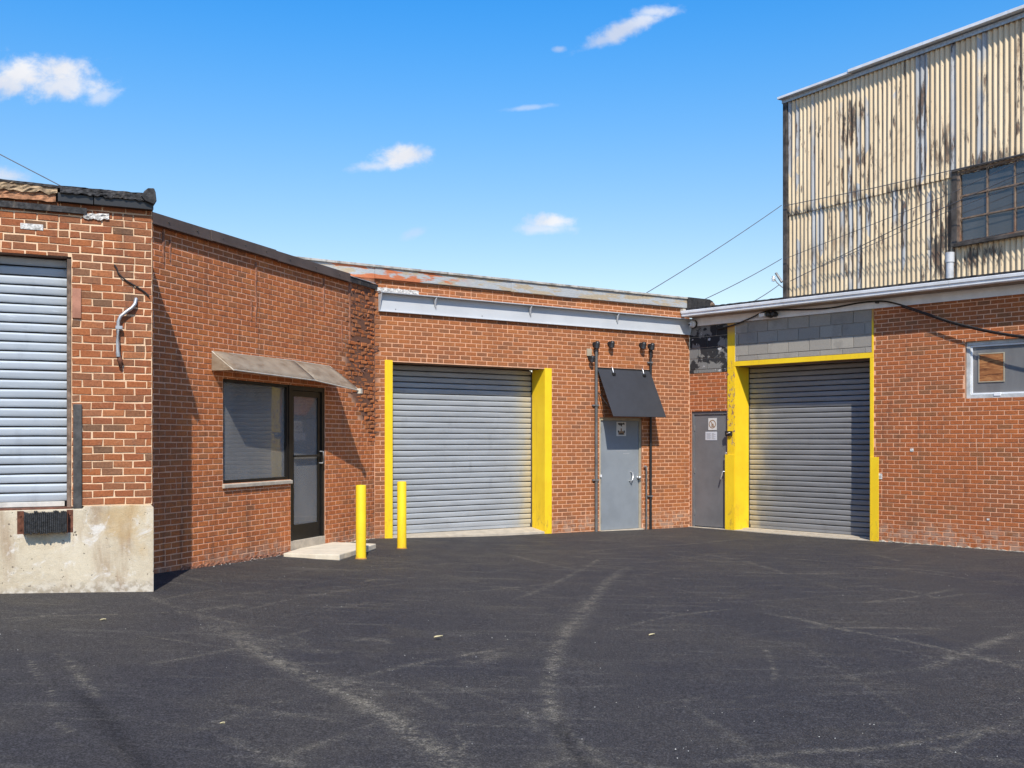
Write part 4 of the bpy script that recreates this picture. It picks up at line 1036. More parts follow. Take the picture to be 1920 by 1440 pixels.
# ================================================================== BUILDING C: garage in the middle
C = empty('garage_building', WC.world(0, 0, 0), WC.a, 'low red brick garage with wide grey roller door and long pale steel beam', 'building')
LC = 6.486
topC = 1.615 + 2.43
cl_, cr_ = WC.S(734), WC.S(1022); ct_ = 1.615 + 1.195
dcl, dcr = WC.S(1124), WC.S(1203); dct = WC.H(1160, 783); 
holesC = [(cl_, cr_, -0.3, ct_), (dcl, dcr, -0.3, dct)]
def erC(s, h):
    return clamp01(((0.10 + 0.03 * mnoise.noise((h * 4, 0, 0))) - s) / 0.06) * clamp01((h - 1.5) / .2)
wall = wall_sheet('brick_wall', MORT['C'], C, 0.0, LC, -0.2, topC, holesC, erC, step=0.1)
print('C', brick_field(WC, 'C', wall, 0.0, LC, -0.155, topC, holesC, 0.0677, 0.202, 0.0138, erode=erC, proud=0.005, seed=11, base=lambda s: ground_on(WC, s) - 0.05))
def fnC(r):
    h = r.uniform(1.5, 3.9); s = r.uniform(0, .13); return (s, h, r.uniform(0.008, 0.022)) if r.random() < erC(s, h) else (None, 0, 0)
rubble(WC, wall, 20, fnC, 4)
par = wall_sheet('parapet_wall', MORT['C'], C, -4.6, -0.0, topB - 0.05, topC, [], None)
m = MB(); rd = 0.40
m.box(cl_ - 0.05, cl_, 0.001, rd + .09, -0.2, ct_).box(cr_, cr_ + .05, 0.001, rd + .09, -0.2, ct_ - .05).box(cl_ - .05, cr_ + .05, 0.001, rd + .09, ct_, ct_ + 0.05)
m.build('door_reveal', SOFFIT, C)
zC = WC.H(870, 1001, rd)
SHC = shutter_material('grey_slats', (0.41, 0.435, 0.46), (0.52, 0.44, 0.28), 1, cl_, cr_)
roller_door(C, cl_ + 0.01, cr_ - 0.01, 0.135, ct_, rd, 0.0905, SHC, STEELD, depth=0.018)
m = MB(); gl0 = ground_on(WC, cl_)
MB().add([(cl_, -0.005, -.1), (cr_ - .0, -0.005, -.1), (cr_, rd + .02, -.1), (cl_, rd + .02, -.1), (cl_, -0.005, gl0 + 0.012), (cr_, -0.005, 0.075), (cr_, rd + .02, 0.133), (cl_, rd + .02, 0.133)],
         [(3, 2, 1, 0), (4, 5, 6, 7), (0, 1, 5, 4), (1, 2, 6, 5), (2, 3, 7, 6), (3, 0, 4, 7)]).build('door_sill', CONC, C, bevel=0.004)
# yellow guards
yt = ct_ + 0.012
MB().box(WC.S(721), cl_ + 0.012, -0.018, -0.0005, ground_on(WC, cl_) - .1, WC.H(727, 675)).box(cl_ + 0.001, cl_ + .012, -0.0005, 0.37, ground_on(WC, cl_) - .1, ct_ - 0.004).build('door_guard', YEL, C, bevel=0.004)
MB().box(cr_ - 0.014, WC.S(1033.5), -0.018, -0.0005, ground_on(WC, cr_) - .1, yt).build('door_guard', YEL, C, bevel=0.004)
MB().box(cr_ - 0.014, cr_ - 0.001, -0.0, 0.36, ground_on(WC, cr_) - .1, ct_ - 0.003).build('reveal_guard', YEL, C, bevel=0.003)
# grey steel channel beam
bz0, bz1 = 1.615 + 1.945, 1.615 + 2.235
b0, b1 = 0.06, WC.S(1291)
m = MB(); m.box(b0, b1, -0.030, -0.012, bz0, bz1 - 0.012)
m.add([(b0 - .01, -0.125, bz1 - 0.012), (b1, -0.125, bz1 - 0.012), (b1, -0.012, bz1 - 0.012), (b0 - .01, -0.012, bz1 - 0.012), (b0 - .01, -0.125, bz1), (b1, -0.125, bz1), (b1, -0.012, bz1), (b0 - .01, -0.012, bz1)], [(3, 2, 1, 0), (4, 5, 6, 7), (0, 1, 5, 4), (1, 2, 6, 5), (2, 3, 7, 6), (3, 0, 4, 7)])
m.box(b0, b1, -0.055, -0.0302, bz0, bz0 + 0.012)
for e0, sg in ((b0, 1), (b1 - 0.009, 1)):
    m.prism([(-0.125, bz1 - .0125), (-0.0302, bz1 - .0125), (-0.0302, bz0 + .0125), (-0.05, bz0 + .0125)], 'x', e0, e0 + 0.009)
beam = m.build('steel_beam', BEAMG, C, bevel=0.002)
for x, yy_ in ((812, 560), (990, 574), (1153, 589)):
    s0 = WC.S(x); MB().tube([(s0, -0.11, bz1 - .02), (s0, -0.075, bz1 - 0.06), (s0 + 0.012, -0.05, bz1 - 0.13), (s0 + .03, -0.042, bz1 - .18)], [0.012, 0.02, 0.016, 0.007], 8).build('hook', BEAMG, beam)
for x in (740, 902): MB().lathe([(0.007, -0.036), (0.007, -0.0302)], (WC.S(x), 0, bz0 + .05), 8, 'y').build('bolt', STEELD, beam)
# fascia boards and roof edge
fz0, fz1 = topC, 1.615 + 2.60
joints = [-4.6, WC.S(700), WC.S(800), WC.S(955), WC.S(1078), WC.S(1202), WC.S(1284)]
for i in range(6):
    a, b = joints[i] + 0.002, joints[i + 1] - 0.002
    o = MB().box(a, b, -0.055 - 0.004 * (i % 2), -0.0005, fz0 + 0.004 * ((i * 7) % 3), fz1).build('fascia_board', FASC, C, bevel=0.004)
MB().box(-4.6, WC.S(1284), -0.085, 0.35, fz1 + 0.001, fz1 + 0.035).build('roof_edge', simple('weathered_drip_edge', (0.42, 0.40, 0.36), .8, 0, .4, 5, .4, ((0.15, 0.13, 0.11), .8, .52)), C, bevel=0.004)
m = MB(); a = WC.S(1284); b = WC.S(1331)
m.prism([(a, fz0 - 0.03), (b - 0.06, fz0 - 0.01), (b, fz0 + 0.06), (b - .01, fz1 + 0.0), (b - 0.1, fz1 + 0.035), (a, fz1 + 0.037)], 'y', -0.10, 0.35); m.build('end_flashing', TAR, C, bevel=0.01)
MB().lathe([(0.035, -0.14), (0.05, -0.12), (0.055, -0.101)], (b - .04, 0, fz0 + .1), 9, 'y').build('board_end', WOOD, C)
ragged('mortar_bed', PATCHW, C, 0.0, 0.75, lambda s: bz1 + 0.075, lambda s: bz1 + 0.02, -0.016, 0.0, 0.01, 0.015, 60, 41, 0.015)
MB().box(-4.6, LC + .35, 0.36, 6.0, fz1 - 0.05, fz1 + 0.03).build('roof', ROOFM, C)
# side door
rc = 0.13
m = MB(); m.box(dcl - .03, dcl, .001, .2, -.2, dct).box(dcr, dcr + .03, .001, .2, -.2, dct).box(dcl - .03, dcr + .03, .001, .2, dct, dct + .03); m.build('door_reveal', SOFFIT, C)
fr = MB().box(dcl, dcl + 0.045, 0.02, 0.16, 0, dct - 0.001).box(dcr - 0.03, dcr, 0.02, 0.16, 0, dct - .001).box(dcl + .046, dcr - .031, 0.02, 0.16, dct - 0.05, dct - .001).build('door_frame', BEIGE, C, bevel=0.003)
gC = ground_on(WC, dcl)
dr_ = MB().box(dcl + 0.047, dcr - 0.032, 0.045, 0.09, gC + 0.02, dct - 0.052).build('door', DOORB, C, bevel=0.003, label='blue grey steel door below the black awning')
hx = WC.S(1181, .05); hz_ = WC.H(1181, 895, .05)
MB().tube([(hx + .01, 0.045, hz_ + 0.10), (hx + .02, -0.0, hz_ + 0.09), (hx + .025, -0.012, hz_), (hx - .01, -0.02, hz_ - .06), (hx - .02, 0.045, hz_ - .06)], 0.011, 8).build('handle', CHROME, dr_)
MB().lathe([(0.028, 0.044), (0.03, 0.03), (0.012, 0.026), (0.012, 0.0), (0.03, -0.01), (0.028, -0.032), (0.012, -0.04)], (WC.S(1195, .05), 0, WC.H(1195, 895, .05)), 12, 'y').build('knob', CHROME, dr_)
for y in (805, 900, 975): MB().box(dcl + .04, dcl + .062, 0.025, 0.05, WC.H(1127, y) - .05, WC.H(1127, y) + .05).build('hinge', HINGE, dr_, bevel=0.002)
MB().box(dcl + .02, dcl + .05, -0.004, 0.02, WC.H(1127, 892) - .025, WC.H(1127, 892) + .02).build('latch', WHITEM, fr)
for k, (xa, xb, yy_) in enumerate(((1155, 1176, 845), (1168, 1180, 850))):
    MB().box(WC.S(xa, .045), WC.S(xb, .045), 0.0435, 0.045, WC.H(1165, yy_ + 1, .045), WC.H(1165, yy_, .045)).build('scratch', INKG, dr_)
MB().box(dcl + .02, dcr + .02, -0.03, 0.12, gC - .08, gC + 0.016).build('threshold', CONC, C, bevel=0.006)

# black hinged panel awning
s_, h_ = WC.S(1168), WC.H(1168, 692)
aw2 = on_wall(WC, 'black_awning', 'flat black panel awning tilted out over the blue grey door', 'awning', s_, h_)
tl, tr_ = WC.S(1119), WC.S(1217); zt0 = 1.615 + 1.235; zb0 = 1.615 + 0.405
dd = 0.455
m = MB().slab([(tl - s_, -0.03, zt0 - h_), (tr_ - s_, -0.03, zt0 - h_), (tr_ - s_, -dd, zb0 - h_), (tl - s_, -dd, zb0 - h_)], 0.012); m.build('panel', BLACKP, aw2, bevel=0.002)
MB().box(tl - s_, tr_ - s_, -0.028, -0.008, zt0 - h_ - .005, zt0 - h_ + 0.03).build('wall_rail', BLACK, aw2)
for x in (tl + .03, tr_ - .04):
    MB().tube([(x - s_, -0.008, zb0 - h_ + 0.42), (x - s_, -dd + .08, zb0 - h_ + .10)], 0.008, 8).build('support_arm', BLACK, aw2)
for x in (1145, 1202):
    s0 = WC.S(x) - s_; hk = MB().tube([(s0, -0.02, zt0 - h_ + .05), (s0, -0.045, zt0 - h_ + .03), (s0 + .005, -0.07, zt0 - h_ - 0.055)], 0.008, 8).build('hook', CHROME, aw2)
    MB().box(s0 - .028, s0 + .032, -0.105, -0.06, zt0 - h_ - 0.10, zt0 - h_ - 0.06).build('clip', BLACK, hk, bevel=0.004)

# conduits and spot lamps beside the awning
def wall_pipe(W, name, label, x, y0, y1, r, mat, d=-0.045, cat='pipe', clamps=(), wall_in=True):
    s0 = W.S(x); z0 = ground_on(W, s0) if y1 is None else W.H(x, y1); z1 = W.H(x, y0)
    e = empty(name, W.world(s0, 0, z0), W.a, label, cat)
    MB().tube([(0, d, 0), (0, d, (z1 - z0) * .5), (0, d, z1 - z0)], r, 12).build('pipe', mat, e)
    for y in clamps:
        z = W.H(x, y) - z0; MB().box(-r * 2.6, r * 2.6, d + r * .2, -0.001, z - .012, z + .012).box(-r * 1.15, r * 1.15, d - r * 1.15, d + r * .2, z - .012, z + .012).build('clamp', HINGE, e)
    return e, z1 - z0
wall_pipe(WC, 'tall_conduit', 'tall dark grey conduit rising left of the blue grey door', 1115, 655, None, 0.026, PIPED, clamps=(760, 900))
wall_pipe(WC, 'tall_conduit', 'tall black conduit passing behind the right end of the black awning', 1217, 657, None, 0.023, BLACK, clamps=(680, 930))
e, hh = wall_pipe(WC, 'short_conduit', 'short low conduit with a pale elbow right of the blue grey door', 1209, 878, None, 0.016, PIPED)
MB().tube([(0, -.045, hh - .01), (0, -.045, hh + .02), (-.02, -.045, hh + .035), (-.05, -0.04, hh + .035)], .019, 8).build('elbow', CHROME, e)
def spot(x, y, label, sc=1.0, plate=False, tilt=0.3):
    s0, z0 = WC.S(x), WC.H(x, y)
    e = empty('spot_lamp', WC.world(s0, 0, z0), WC.a, label, 'wall lamp')
    e['group'] = 'small black spot lamps above the garage side door'
    MB().lathe([(0.038 * sc, -0.03), (0.04 * sc, -0.001)], (0, 0, 0.01), 12, 'y').build('mount', BLACK, e)
    m = MB().lathe([(0.0, 0.055), (0.030, 0.05), (0.040, 0.02), (0.044, -0.045), (0.047, -0.05), (0.036, -0.045), (0.0, -0.02)], (0, 0, 0), 14)
    M = Matrix.Rotation(tilt, 3, 'X'); m.v = [tuple(M @ Vector(p) * sc + Vector((0, -0.085, 0))) for p in m.v]
    h = m.build('lamp_head', BLACK, e, bevel=0)
    MB().tube([(0, -0.02, 0.015), (0, -0.06, 0.02)], 0.012, 8).build('arm', BLACK, e)
    return e
spot(1114, 647, 'black spot lamp capping the tall dark grey conduit', 1.15)
spot(1142, 646, 'black spot lamp on bare brick above the left hook of the black awning', 1.1)
spot(1201, 648, 'black spot lamp just left of the top of the black conduit', 1.15)
spot(1217, 650, 'black spot lamp on top of the tall black conduit', 1.1)
spot(1105, 673, 'black spot lamp under the square beige plate', 1.0)
s0 = WC.S(1104); e = on_wall(WC, 'junction_plate', 'square beige cover plate on the brick beside the tall grey conduit', 'cover plate', s0, WC.H(1104, 661))
MB().box(-.055, .045, -0.03, -.001, -.06, .065).build('plate', BEIGE, e, bevel=0.004)
# signs on the doors
def sign_base(W, name, label, x0, x1, y0, y1, d, mat, cat='sign'):
    s0, s1 = W.S(x0, d), W.S(x1, d); sc_ = (s0 + s1) / 2; h1, h0 = W.H((x0 + x1) / 2, y0, d), W.H((x0 + x1) / 2, y1, d); hc = (h0 + h1) / 2
    e = empty(name, W.world(sc_, d, hc), W.a, label, cat)
    hw, hh = (s1 - s0) / 2, (h1 - h0) / 2
    MB().box(-hw, hw, -0.006, -0.001, -hh, hh).build('plate', mat, e, bevel=0.0015)
    return e, hw, hh
def ring_(m, r0, r1, sx=1.0, n=28, a0=0, a1=2 * math.pi, y=-0.0075):
    V = []
    for i in range(n + 1):
        a = a0 + (a1 - a0) * i / n; V += [(r0 * sx * math.cos(a), y, r0 * math.sin(a)), (r1 * sx * math.cos(a), y, r1 * math.sin(a))]
    m.add(V, [(2 * i, 2 * i + 1, 2 * i + 3, 2 * i + 2) for i in range(n)]); return m
e, hw, hh = sign_base(WC, 'door_sign', 'white notice with dark scrawl above a brown picture on the blue grey door', 1155.5, 1173.5, 791, 817.5, 0.044, PAPER)
m = MB()
for k, (cx, cz, w_, h2) in enumerate(((-.55, .72, .14, .11), (-.3, .66, .12, .17), (-.05, .70, .1, .16), (.18, .7, .13, .1), (.42, .74, .1, .12), (.6, .7, .07, .1), (0, .5, .12, .1), (.1, .4, .07, .06))):
    m.box((cx - w_) * hw, (cx + w_) * hw, -0.0078, -0.0065, (cz - h2) * hh, (cz + h2) * hh)
m.build('lettering', INKB, e)
m = MB(); m.box(-.62 * hw, .62 * hw, -0.0078, -0.0065, -.82 * hh, -.32 * hh).box(-.14 * hw, .12 * hw, -0.0078, -0.0065, -.31 * hh, .08 * hh); m.build('picture', INKT, e)
m = MB(); m.box(-.72 * hw, -.5 * hw, -0.0092, -0.0079, -.5 * hh, -.22 * hh).box(.5 * hw, .72 * hw, -0.0092, -0.0079, -.55 * hh, -.22 * hh).box(-.4 * hw, .4 * hw, -0.0092, -0.0079, -.8 * hh, -.62 * hh); m.build('picture_shading', INKB, e)

# ================================================================== BUILDING D: right brick building
D = empty('right_building', WD.world(0, 0, 0), WD.a, 'red brick building on the right with white gutter, block panel and yellow framed roller door', 'building')
LD = 9.0
fb0 = 1.615 + 2.095; topD = fb0 + 0.01
dl, dr = WD.S(1297), WD.S(1363); dt = WD.H(1330, 771)
y0l, y0r = WD.S(1365), WD.S(1378.5); gr, = (WD.S(1632.5),)
lin0, lin1 = 1.615 + 1.315, 1.615 + 1.40
bb = WD.H(1330, 699)
wx0, wx1 = WD.S(1810), WD.S(1810) + 1.75; wz1, wz0 = WD.H(1860, 637.5), WD.H(1860, 746)
winD = (wx0, wx1, wz0, wz1)
yr1 = WD.S(1638.5)
holesD = [(dl, dr, -0.12, dt), (y0l, yr1, -0.12, topD + .1), (-0.01, y0l, bb, topD + .1), winD]
wall = wall_sheet('brick_wall', MORT['D'], D, 0.0, LD, -0.2, topD, holesD, None, step=0.3)
print('D', brick_field(WD, 'D', wall, 0.0, LD, -0.12, topD, holesD, 0.0677, 0.2, 0.0136, seed=21, proud=0.005))
for (x, y, w_, h2) in ((1710, 844, .028, .05), (1853, 974, .02, .03), (1650, 893, .04, .09)):
    MB().box(WD.S(x) - w_, WD.S(x) + w_, -0.011, 0, WD.H(x, y) - h2 / 2, WD.H(x, y) + h2 / 2).build('mortar_dab', PATCHW, wall, bevel=0.003)
ragged('mortar_foot', CONC, D, WD.S(1650), LD, lambda s: 0.016, lambda s: -0.03, -0.022, 0.0, 0.03, 0.0, 200, 63, 0.02)
# concrete block panels
def blocks(parent, s0, s1, h0, h1, mat, nm, ph):
    p = MB().box(s0, s1, 0.004, 0.06, h0, h1).build(nm, BLKMORT, parent)
    ch, bl = 0.2, 0.405; z = h1; row = 0
    me = {}
    while z > h0 + 0.01:
        z0 = max(h0, z - ch); x = s0 - (ph + (bl / 2 if row % 2 else 0)) % bl
        while x < s1:
            a, b = max(x, s0) + 0.005, min(x + bl, s1) - 0.005
            if b - a > 0.03:
                o = MB().box(-(b - a) / 2, (b - a) / 2, -0.009 + rnd.uniform(-.002, .002), 0.004, -(z - z0) / 2 + .005, (z - z0) / 2 - .005).build('block', mat, p, bevel=0.004)
                o.location = ((a + b) / 2, 0, (z + z0) / 2)
            x += bl
        z -= ch; row += 1
blocks(D, y0r + 0.001, yr1 - 0.03, lin1 + 0.001, fb0, BLOCK, 'block_panel', 0.13)
blocks(D, 0.0, y0l - 0.001, bb, fb0, BLOCKD, 'tarred_block_panel', 0.2)
# personnel door
m = MB(); m.box(dl - .03, dl, .001, .2, -.2, dt).box(dr, y0l - .002, .001, .2, -.2, dt).box(dl - .03, y0l - .002, .001, .2, dt, dt + .03); m.build('door_reveal', SOFFIT, D)
MB().box(dl, dl + 0.035, 0.02, 0.14, 0, dt - 0.001).box(dl + .036, dr, 0.02, 0.14, dt - 0.055, dt - .001).box(dr - .02, dr, 0.02, 0.14, 0, dt - .056).build('door_frame', DOORG, D, bevel=0.003)
dd_ = MB().box(dl + 0.037, dr - 0.022, 0.04, 0.085, 0.03, dt - 0.058).build('door', DOORG, D, bevel=0.003, label='dark grey steel door in the corner')
for y in (803, 882, 960): MB().box(dl + .028, dl + .05, 0.018, 0.045, WD.H(1300, y) - .05, WD.H(1300, y) + .05).build('hinge', HINGE, dd_, bevel=0.002)
MB().tube([(WD.S(1360), .04, WD.H(1360, 884)), (WD.S(1360), -.03, WD.H(1360, 884)), (WD.S(1358), -.045, WD.H(1360, 884)), (WD.S(1354.5), -.045, WD.H(1360, 899))], 0.012, 8).build('handle', CHROME, dd_)
MB().lathe([(0.026, 0.04), (0.028, 0.01), (0.02, 0.0)], (WD.S(1360.5), 0, WD.H(1360, 850)), 12, 'y').build('deadbolt', CHROME, dd_)
MB().box(0.0, gr, -0.03, 0.2, -.05, 0.012).build('threshold', CONC, D, bevel=0.004)
e, hw, hh = sign_base(WD, 'door_sign', 'small white notice with a brown ring symbol on the dark grey corner door', 1328.3, 1344, 784, 806.5, 0.039, PAPER)
ring_(MB(), hw * .66, hw * .84, 1.0).build('ring', INKT, e)
m = MB(); m.slab([(-hw * .5, -0.0074, hw * .55), (-hw * .38, -0.0074, hw * .62), (hw * .5, -0.0074, -hw * .5), (hw * .38, -0.0074, -hw * .6)], -0.001)
m.box(-hw * .2, -hw * .02, -0.0085, -0.007, -hw * .45, hw * .3).box(hw * .08, hw * .3, -0.0085, -0.007, -hw * .45, hw * .1).box(-hw * .2, hw * .3, -0.0085, -0.007, -hw * .5, -hw * .36); m.build('symbol', INKT, e)
e, hw, hh = sign_base(WD, 'door_notice', 'pale grey printed paper taped below the ring sign on the corner door', 1323, 1344.5, 809.5, 825.5, 0.039, PAPERG, 'notice')
m = MB()
for i in range(6):
    z = hh * (.62 - i * .25)
    m.box(-hw * .78, -hw * .05 * (1 + i % 2), -0.0078, -0.0065, z - .05 * hh, z + .05 * hh)
    m.box(hw * .12, hw * (.5 + .28 * ((i * 3) % 2)), -0.0078, -0.0065, z - .05 * hh, z + .05 * hh)
m.build('print', INKG, e)
lk = on_wall(WD, 'lock_box', 'small dark metal lock fitting on the chipped yellow post beside the corner door', 'lock', WD.S(1370), WD.H(1370, 813))
m = MB().box(-.085, .055, -0.06, -0.019, -.04, .045); m.build('case', BLACK, lk, bevel=0.006)
MB().tube([(-.03, -.06, -.005), (-.03, -.085, -.005), (.03, -.085, .015), (.03, -.06, .015)], .009, 8).build('hasp', CHROME, lk)
# yellow frame of the roller door
rd = 0.43
m = MB().box(y0l, y0r, -0.018, -0.0005, -.1, fb0 - 0.002); m.build('door_guard', YELC, D, bevel=0.003, label='chipped yellow steel post')
MB().box(WD.S(1361), y0r + .004, -0.030, -0.0185, -.1, WD.H(1365, 852)).build('door_guard', YEL, D, bevel=0.003)
MB().box(y0r + 0.001, y0r + 0.012, -0.012, rd - .03, -.1, lin0 - .002).build('reveal_guard', YEL, D, bevel=0.003)
MB().box(y0r + 0.0005, yr1 - .0, -0.016, -0.0005, lin0, lin1).build('lintel', YEL, D, bevel=0.004)
MB().box(gr - 0.003, yr1, -0.018, -0.0165 + .016, -.1, lin0 - 0.001).build('door_guard', YEL, D, bevel=0.003)
MB().box(yr1 - .03, yr1, -0.0155, -0.0005, lin1 + .001, fb0 - .002).build('door_guard', YELC, D, bevel=0.002)
MB().box(gr + 0.004, WD.S(1649), -0.032, -0.0185, -.1, WD.H(1640, 857)).build('door_guard', YEL, D, bevel=0.003)
m = MB().box(y0r - .04, y0r, 0.001, rd + .09, -.2, lin0).box(gr, gr + .05, 0.001, rd + .09, -.2, lin0).box(y0r - .04, gr + .05, 0.001, rd + .09, lin0, lin0 + .04); m.build('door_reveal', SOFFIT, D)
SHD = shutter_material('dark_grey_slats', (0.27, 0.275, 0.285), (0.50, 0.43, 0.30), -1, y0r, gr)
roller_door(D, y0r + 0.012, gr - 0.002, 0.03, lin0, rd, 0.0915, SHD, STEELD, depth=0.02)
MB().box(y0r, gr, 0.2, rd + .05, -.05, 0.028).build('door_sill', CONC, D, bevel=0.004)
# window
wf = box_frame(MB(), wx0, wx1, wz0, wz1, 0.055, 0.04, 0.12).build('window', simple('weathered_white_frame', (0.52, 0.53, 0.52), .6, 0, .25, 8, .3, ((0.36, 0.28, 0.18), .6, .55)), D, bevel=0.004)
box_frame(MB(), wx0 + .057, wx1 - .057, wz0 + .057, wz1 - .057, 0.025, 0.055, 0.10).build('sash', WHITEB, wf, bevel=0.003)
MB().box(wx0 + 0.083, wx1 - 0.083, 0.075, 0.081, wz0 + 0.083, wz1 - 0.083).build('pane', GLASSD, wf)
MB().box(WD.S(1868) - .05, WD.S(1868) + .05, 0.03, 0.054, wz0 + .03, wz0 + .075).build('latch', WHITEM, wf, bevel=0.004)
pb = box_frame(MB(), WD.S(1831), WD.S(1880), WD.H(1855, 716), WD.H(1855, 661), 0.014, 0.062, 0.073).build('board_frame', BEIGE, wf)
MB().box(WD.S(1831) + .0145, WD.S(1880) - .0145, 0.066, 0.0735, WD.H(1855, 716) + .0145, WD.H(1855, 661) - .0145).build('plywood_board', PLY, wf, label='square of orange brown plywood fixed on the pane')
m = MB(); m.box(wx0 - .03, wx0, .001, .3, wz0, wz1).box(wx1, wx1 + .03, .001, .3, wz0, wz1).box(wx0 - .03, wx1 + .03, .001, .3, wz1, wz1 + .03).box(wx0 - .03, wx1 + .03, .001, .3, wz0 - .03, wz0); m.build('opening_reveal', SOFFIT, D)
MB().box(wx0 - .1, wx1 + .1, .6, .62, wz0 - .2, wz1 + .2).build('room_shell', simple('dim_room', (0.10, 0.12, 0.15), .9), D)
# frieze board, boxed soffit, gutter, roof
gz0 = 1.615 + 2.25
OH = 0.245
MB().box(0.0, LD, -0.03, 0.05, fb0 + 0.002, gz0 - 0.008).build('fascia_board', WHITEB, D, bevel=0.003)
MB().box(0.0, WD.S(1640), -0.038, -0.031, fb0 + 0.003, fb0 + 0.05).build('fascia_trim', WHITEB, D, bevel=0.002)
MB().box(0.12, LD, -OH - .02, 0.3, gz0 - 0.006, gz0 + 0.012).build('soffit', simple('tan_soffit', (0.34, 0.27, 0.21), .8), D)
prof = [(-0.031, gz0), (-0.11, gz0), (-0.122, gz0 + 0.012), (-0.125, gz0 + 0.045), (-0.142, gz0 + 0.06), (-0.148, gz0 + 0.098), (-0.138, gz0 + 0.105), (-0.128, gz0 + .098), (-0.122, gz0 + .07), (-0.10, gz0 + 0.015), (-0.031, gz0 + 0.01)]
prof = [(y - OH + .005, z) for y, z in prof]
gj = [0.10, WD.S(1800), LD]
for i in range(2):
    a, b = gj[i] + .002, gj[i + 1] - .002
    MB().prism(prof, 'x', a, b).build('gutter', WHITEM, D, recalc=True)
MB().prism(prof[:7] + [(-OH - 0.026, gz0 + .105)], 'x', 0.094, 0.1005).build('gutter_end', WHITEM, D)
MB().box(0.12, LD, -OH - 0.0205, -OH, gz0 + 0.013, gz0 + 0.11).build('eaves_board', WHITEB, D)
ragged('roof_edge', TAR, D, 0.15, LD, lambda s: gz0 + 0.15, lambda s: gz0 + 0.105, -OH - .06, 0.3, 0.008, 0.01, 200, 51, 0.02)
MB().box(0.15, LD, -OH + .02, 3.2, gz0 + 0.05, gz0 + 0.13).build('roof', ROOFM, D)
MB().box(-0.4, 0.149, 0.6, 3.2, gz0 + 0.05, gz0 + 0.11).build('roof', ROOFM, D)
MB().box(LD - .1, LD, 0.02, 3.2, 0, gz0 - .01).build('far_wall', MORT['D'], D)

# ------------- fixtures of the corner and the fascia
e = on_wall(WD, 'dome_camera', 'white dome security camera on a round dark backplate in the inner corner under the gutter', 'camera', WD.S(1304), WD.H(1304, 608))
MB().lathe([(0.078, -0.001), (0.078, -0.03), (0.07, -0.036)], (0, -0.04, 0), 20, 'y').build('backplate', BLACK, e)
MB().lathe([(0.066, -0.07), (0.07, -0.078), (0.068, -0.092), (0.058, -0.104)], (0.0, 0, 0), 20, 'y').build('housing', WHITEM, e)
MB().lathe([(0.044, -0.10), (0.046, -0.125), (0.036, -0.15), (0.018, -0.162)], (-0.01, 0, -.012), 18, 'y').build('dome', WHITEM, e)
MB().lathe([(0.017, -0.155), (0.017, -0.168)], (-0.016, 0, -.02), 14, 'y').build('lens', BLACK, e)
e = on_wall(WD, 'flood_lamp', 'grey and black flood lamp on the white fascia above the block panel', 'lamp', WD.S(1447), WD.H(1447, 591))
MB().lathe([(0.05, -0.035), (0.055, -0.05)], (0.02, 0, 0), 14, 'y').build('mount', BLACK, e)
m = MB().box(-.14, -0.03, -0.19, -0.12, -.035, .03); m.build('lamp_body', WHITEM, e, bevel=0.012)
m = MB().lathe([(0.045, -0.06), (0.05, -0.10), (0.044, -0.16), (0.03, -0.17)], (0.02, 0, 0.0), 14, 'y'); m.build('lamp_head', BLACK, e)
m = MB().lathe([(0.045, -0.06), (0.05, -0.10), (0.044, -0.16), (0.03, -0.17)], (0.12, 0, 0.0), 14, 'y'); m.build('lamp_head', BLACK, e)
MB().tube([(-.05, -.15, 0), (.02, -.06, .01), (.12, -.06, .01)], .014, 8).build('arm', BLACK, e)
e = on_wall(WC, 'sensor_box', 'small cream sensor box at the right end of the brick strip above the grey beam', 'sensor', WC.S(1277), WC.H(1277, 585))
MB().box(-.035, .045, -0.10, -0.001, -.02, .05).build('case', simple('cream_plastic', (0.62, 0.57, 0.47), .5), e, bevel=0.006)
MB().lathe([(0.022, 0.0), (0.026, -.02), (.02, -.035)], (0, -.05, -.02), 12).build('sensor_head', SMEAR, e)
# drooping black cable
pts = [(1295, 598, -.1), (1300, 625, -.05), (1304, 618, -.06), (1345, 617, -.05), (1366, 612, -.06), (1385, 606, -.06), (1408, 596, -.09), (1436, 584, -.10), (1470, 581, -.10), (1520, 580, -.08), (1560, 577, -.06), (1610, 568, -.05), (1640, 565, -.06), (1662, 565.5, -.09), (1690, 572, -.11), (1730, 585, -.12), (1780, 602, -.13), (1830, 615, -.14), (1880, 625, -.15), (1930, 632, -.17), (2000, 640, -.19)]
s_, h_ = WD.S(1640), WD.H(1640, 600)
e = on_wall(WD, 'drooping_cable', 'thick black cable looping along the white fascia and drooping across the brick wall', 'cable', s_, h_)
P = [Vector(rel(WD, s_, h_, *p)) for p in pts[3:]]
def smooth(P, k=4):
    out = []
    for i in range(len(P) - 1):
        p0, p1, p2, p3 = P[max(i - 1, 0)], P[i], P[i + 1], P[min(i + 2, len(P) - 1)]
        for j in range(k):
            t = j / k; out.append(0.5 * ((2 * p1) + (p2 - p0) * t + (2 * p0 - 5 * p1 + 4 * p2 - p3) * t * t + (3 * p1 - p0 - 3 * p2 + p3) * t ** 3))
    return out + [P[-1]]
MB().tube(smooth(P), 0.013, 8).build('cable', CABLE, e)
P2 = [Vector(rel(WD, s_, h_, x, y + 3, d + .02)) for x, y, d in pts[14:]]
MB().tube(smooth(P2), 0.009, 8).build('cable', CABLE, e)
MB().box(WD.S(1648) - s_ - .02, WD.S(1648) - s_ + .02, -0.09, -.03, WD.H(1648, 567) - h_ - .02, WD.H(1648, 567) - h_ + .02).build('clip', BLACK, e)

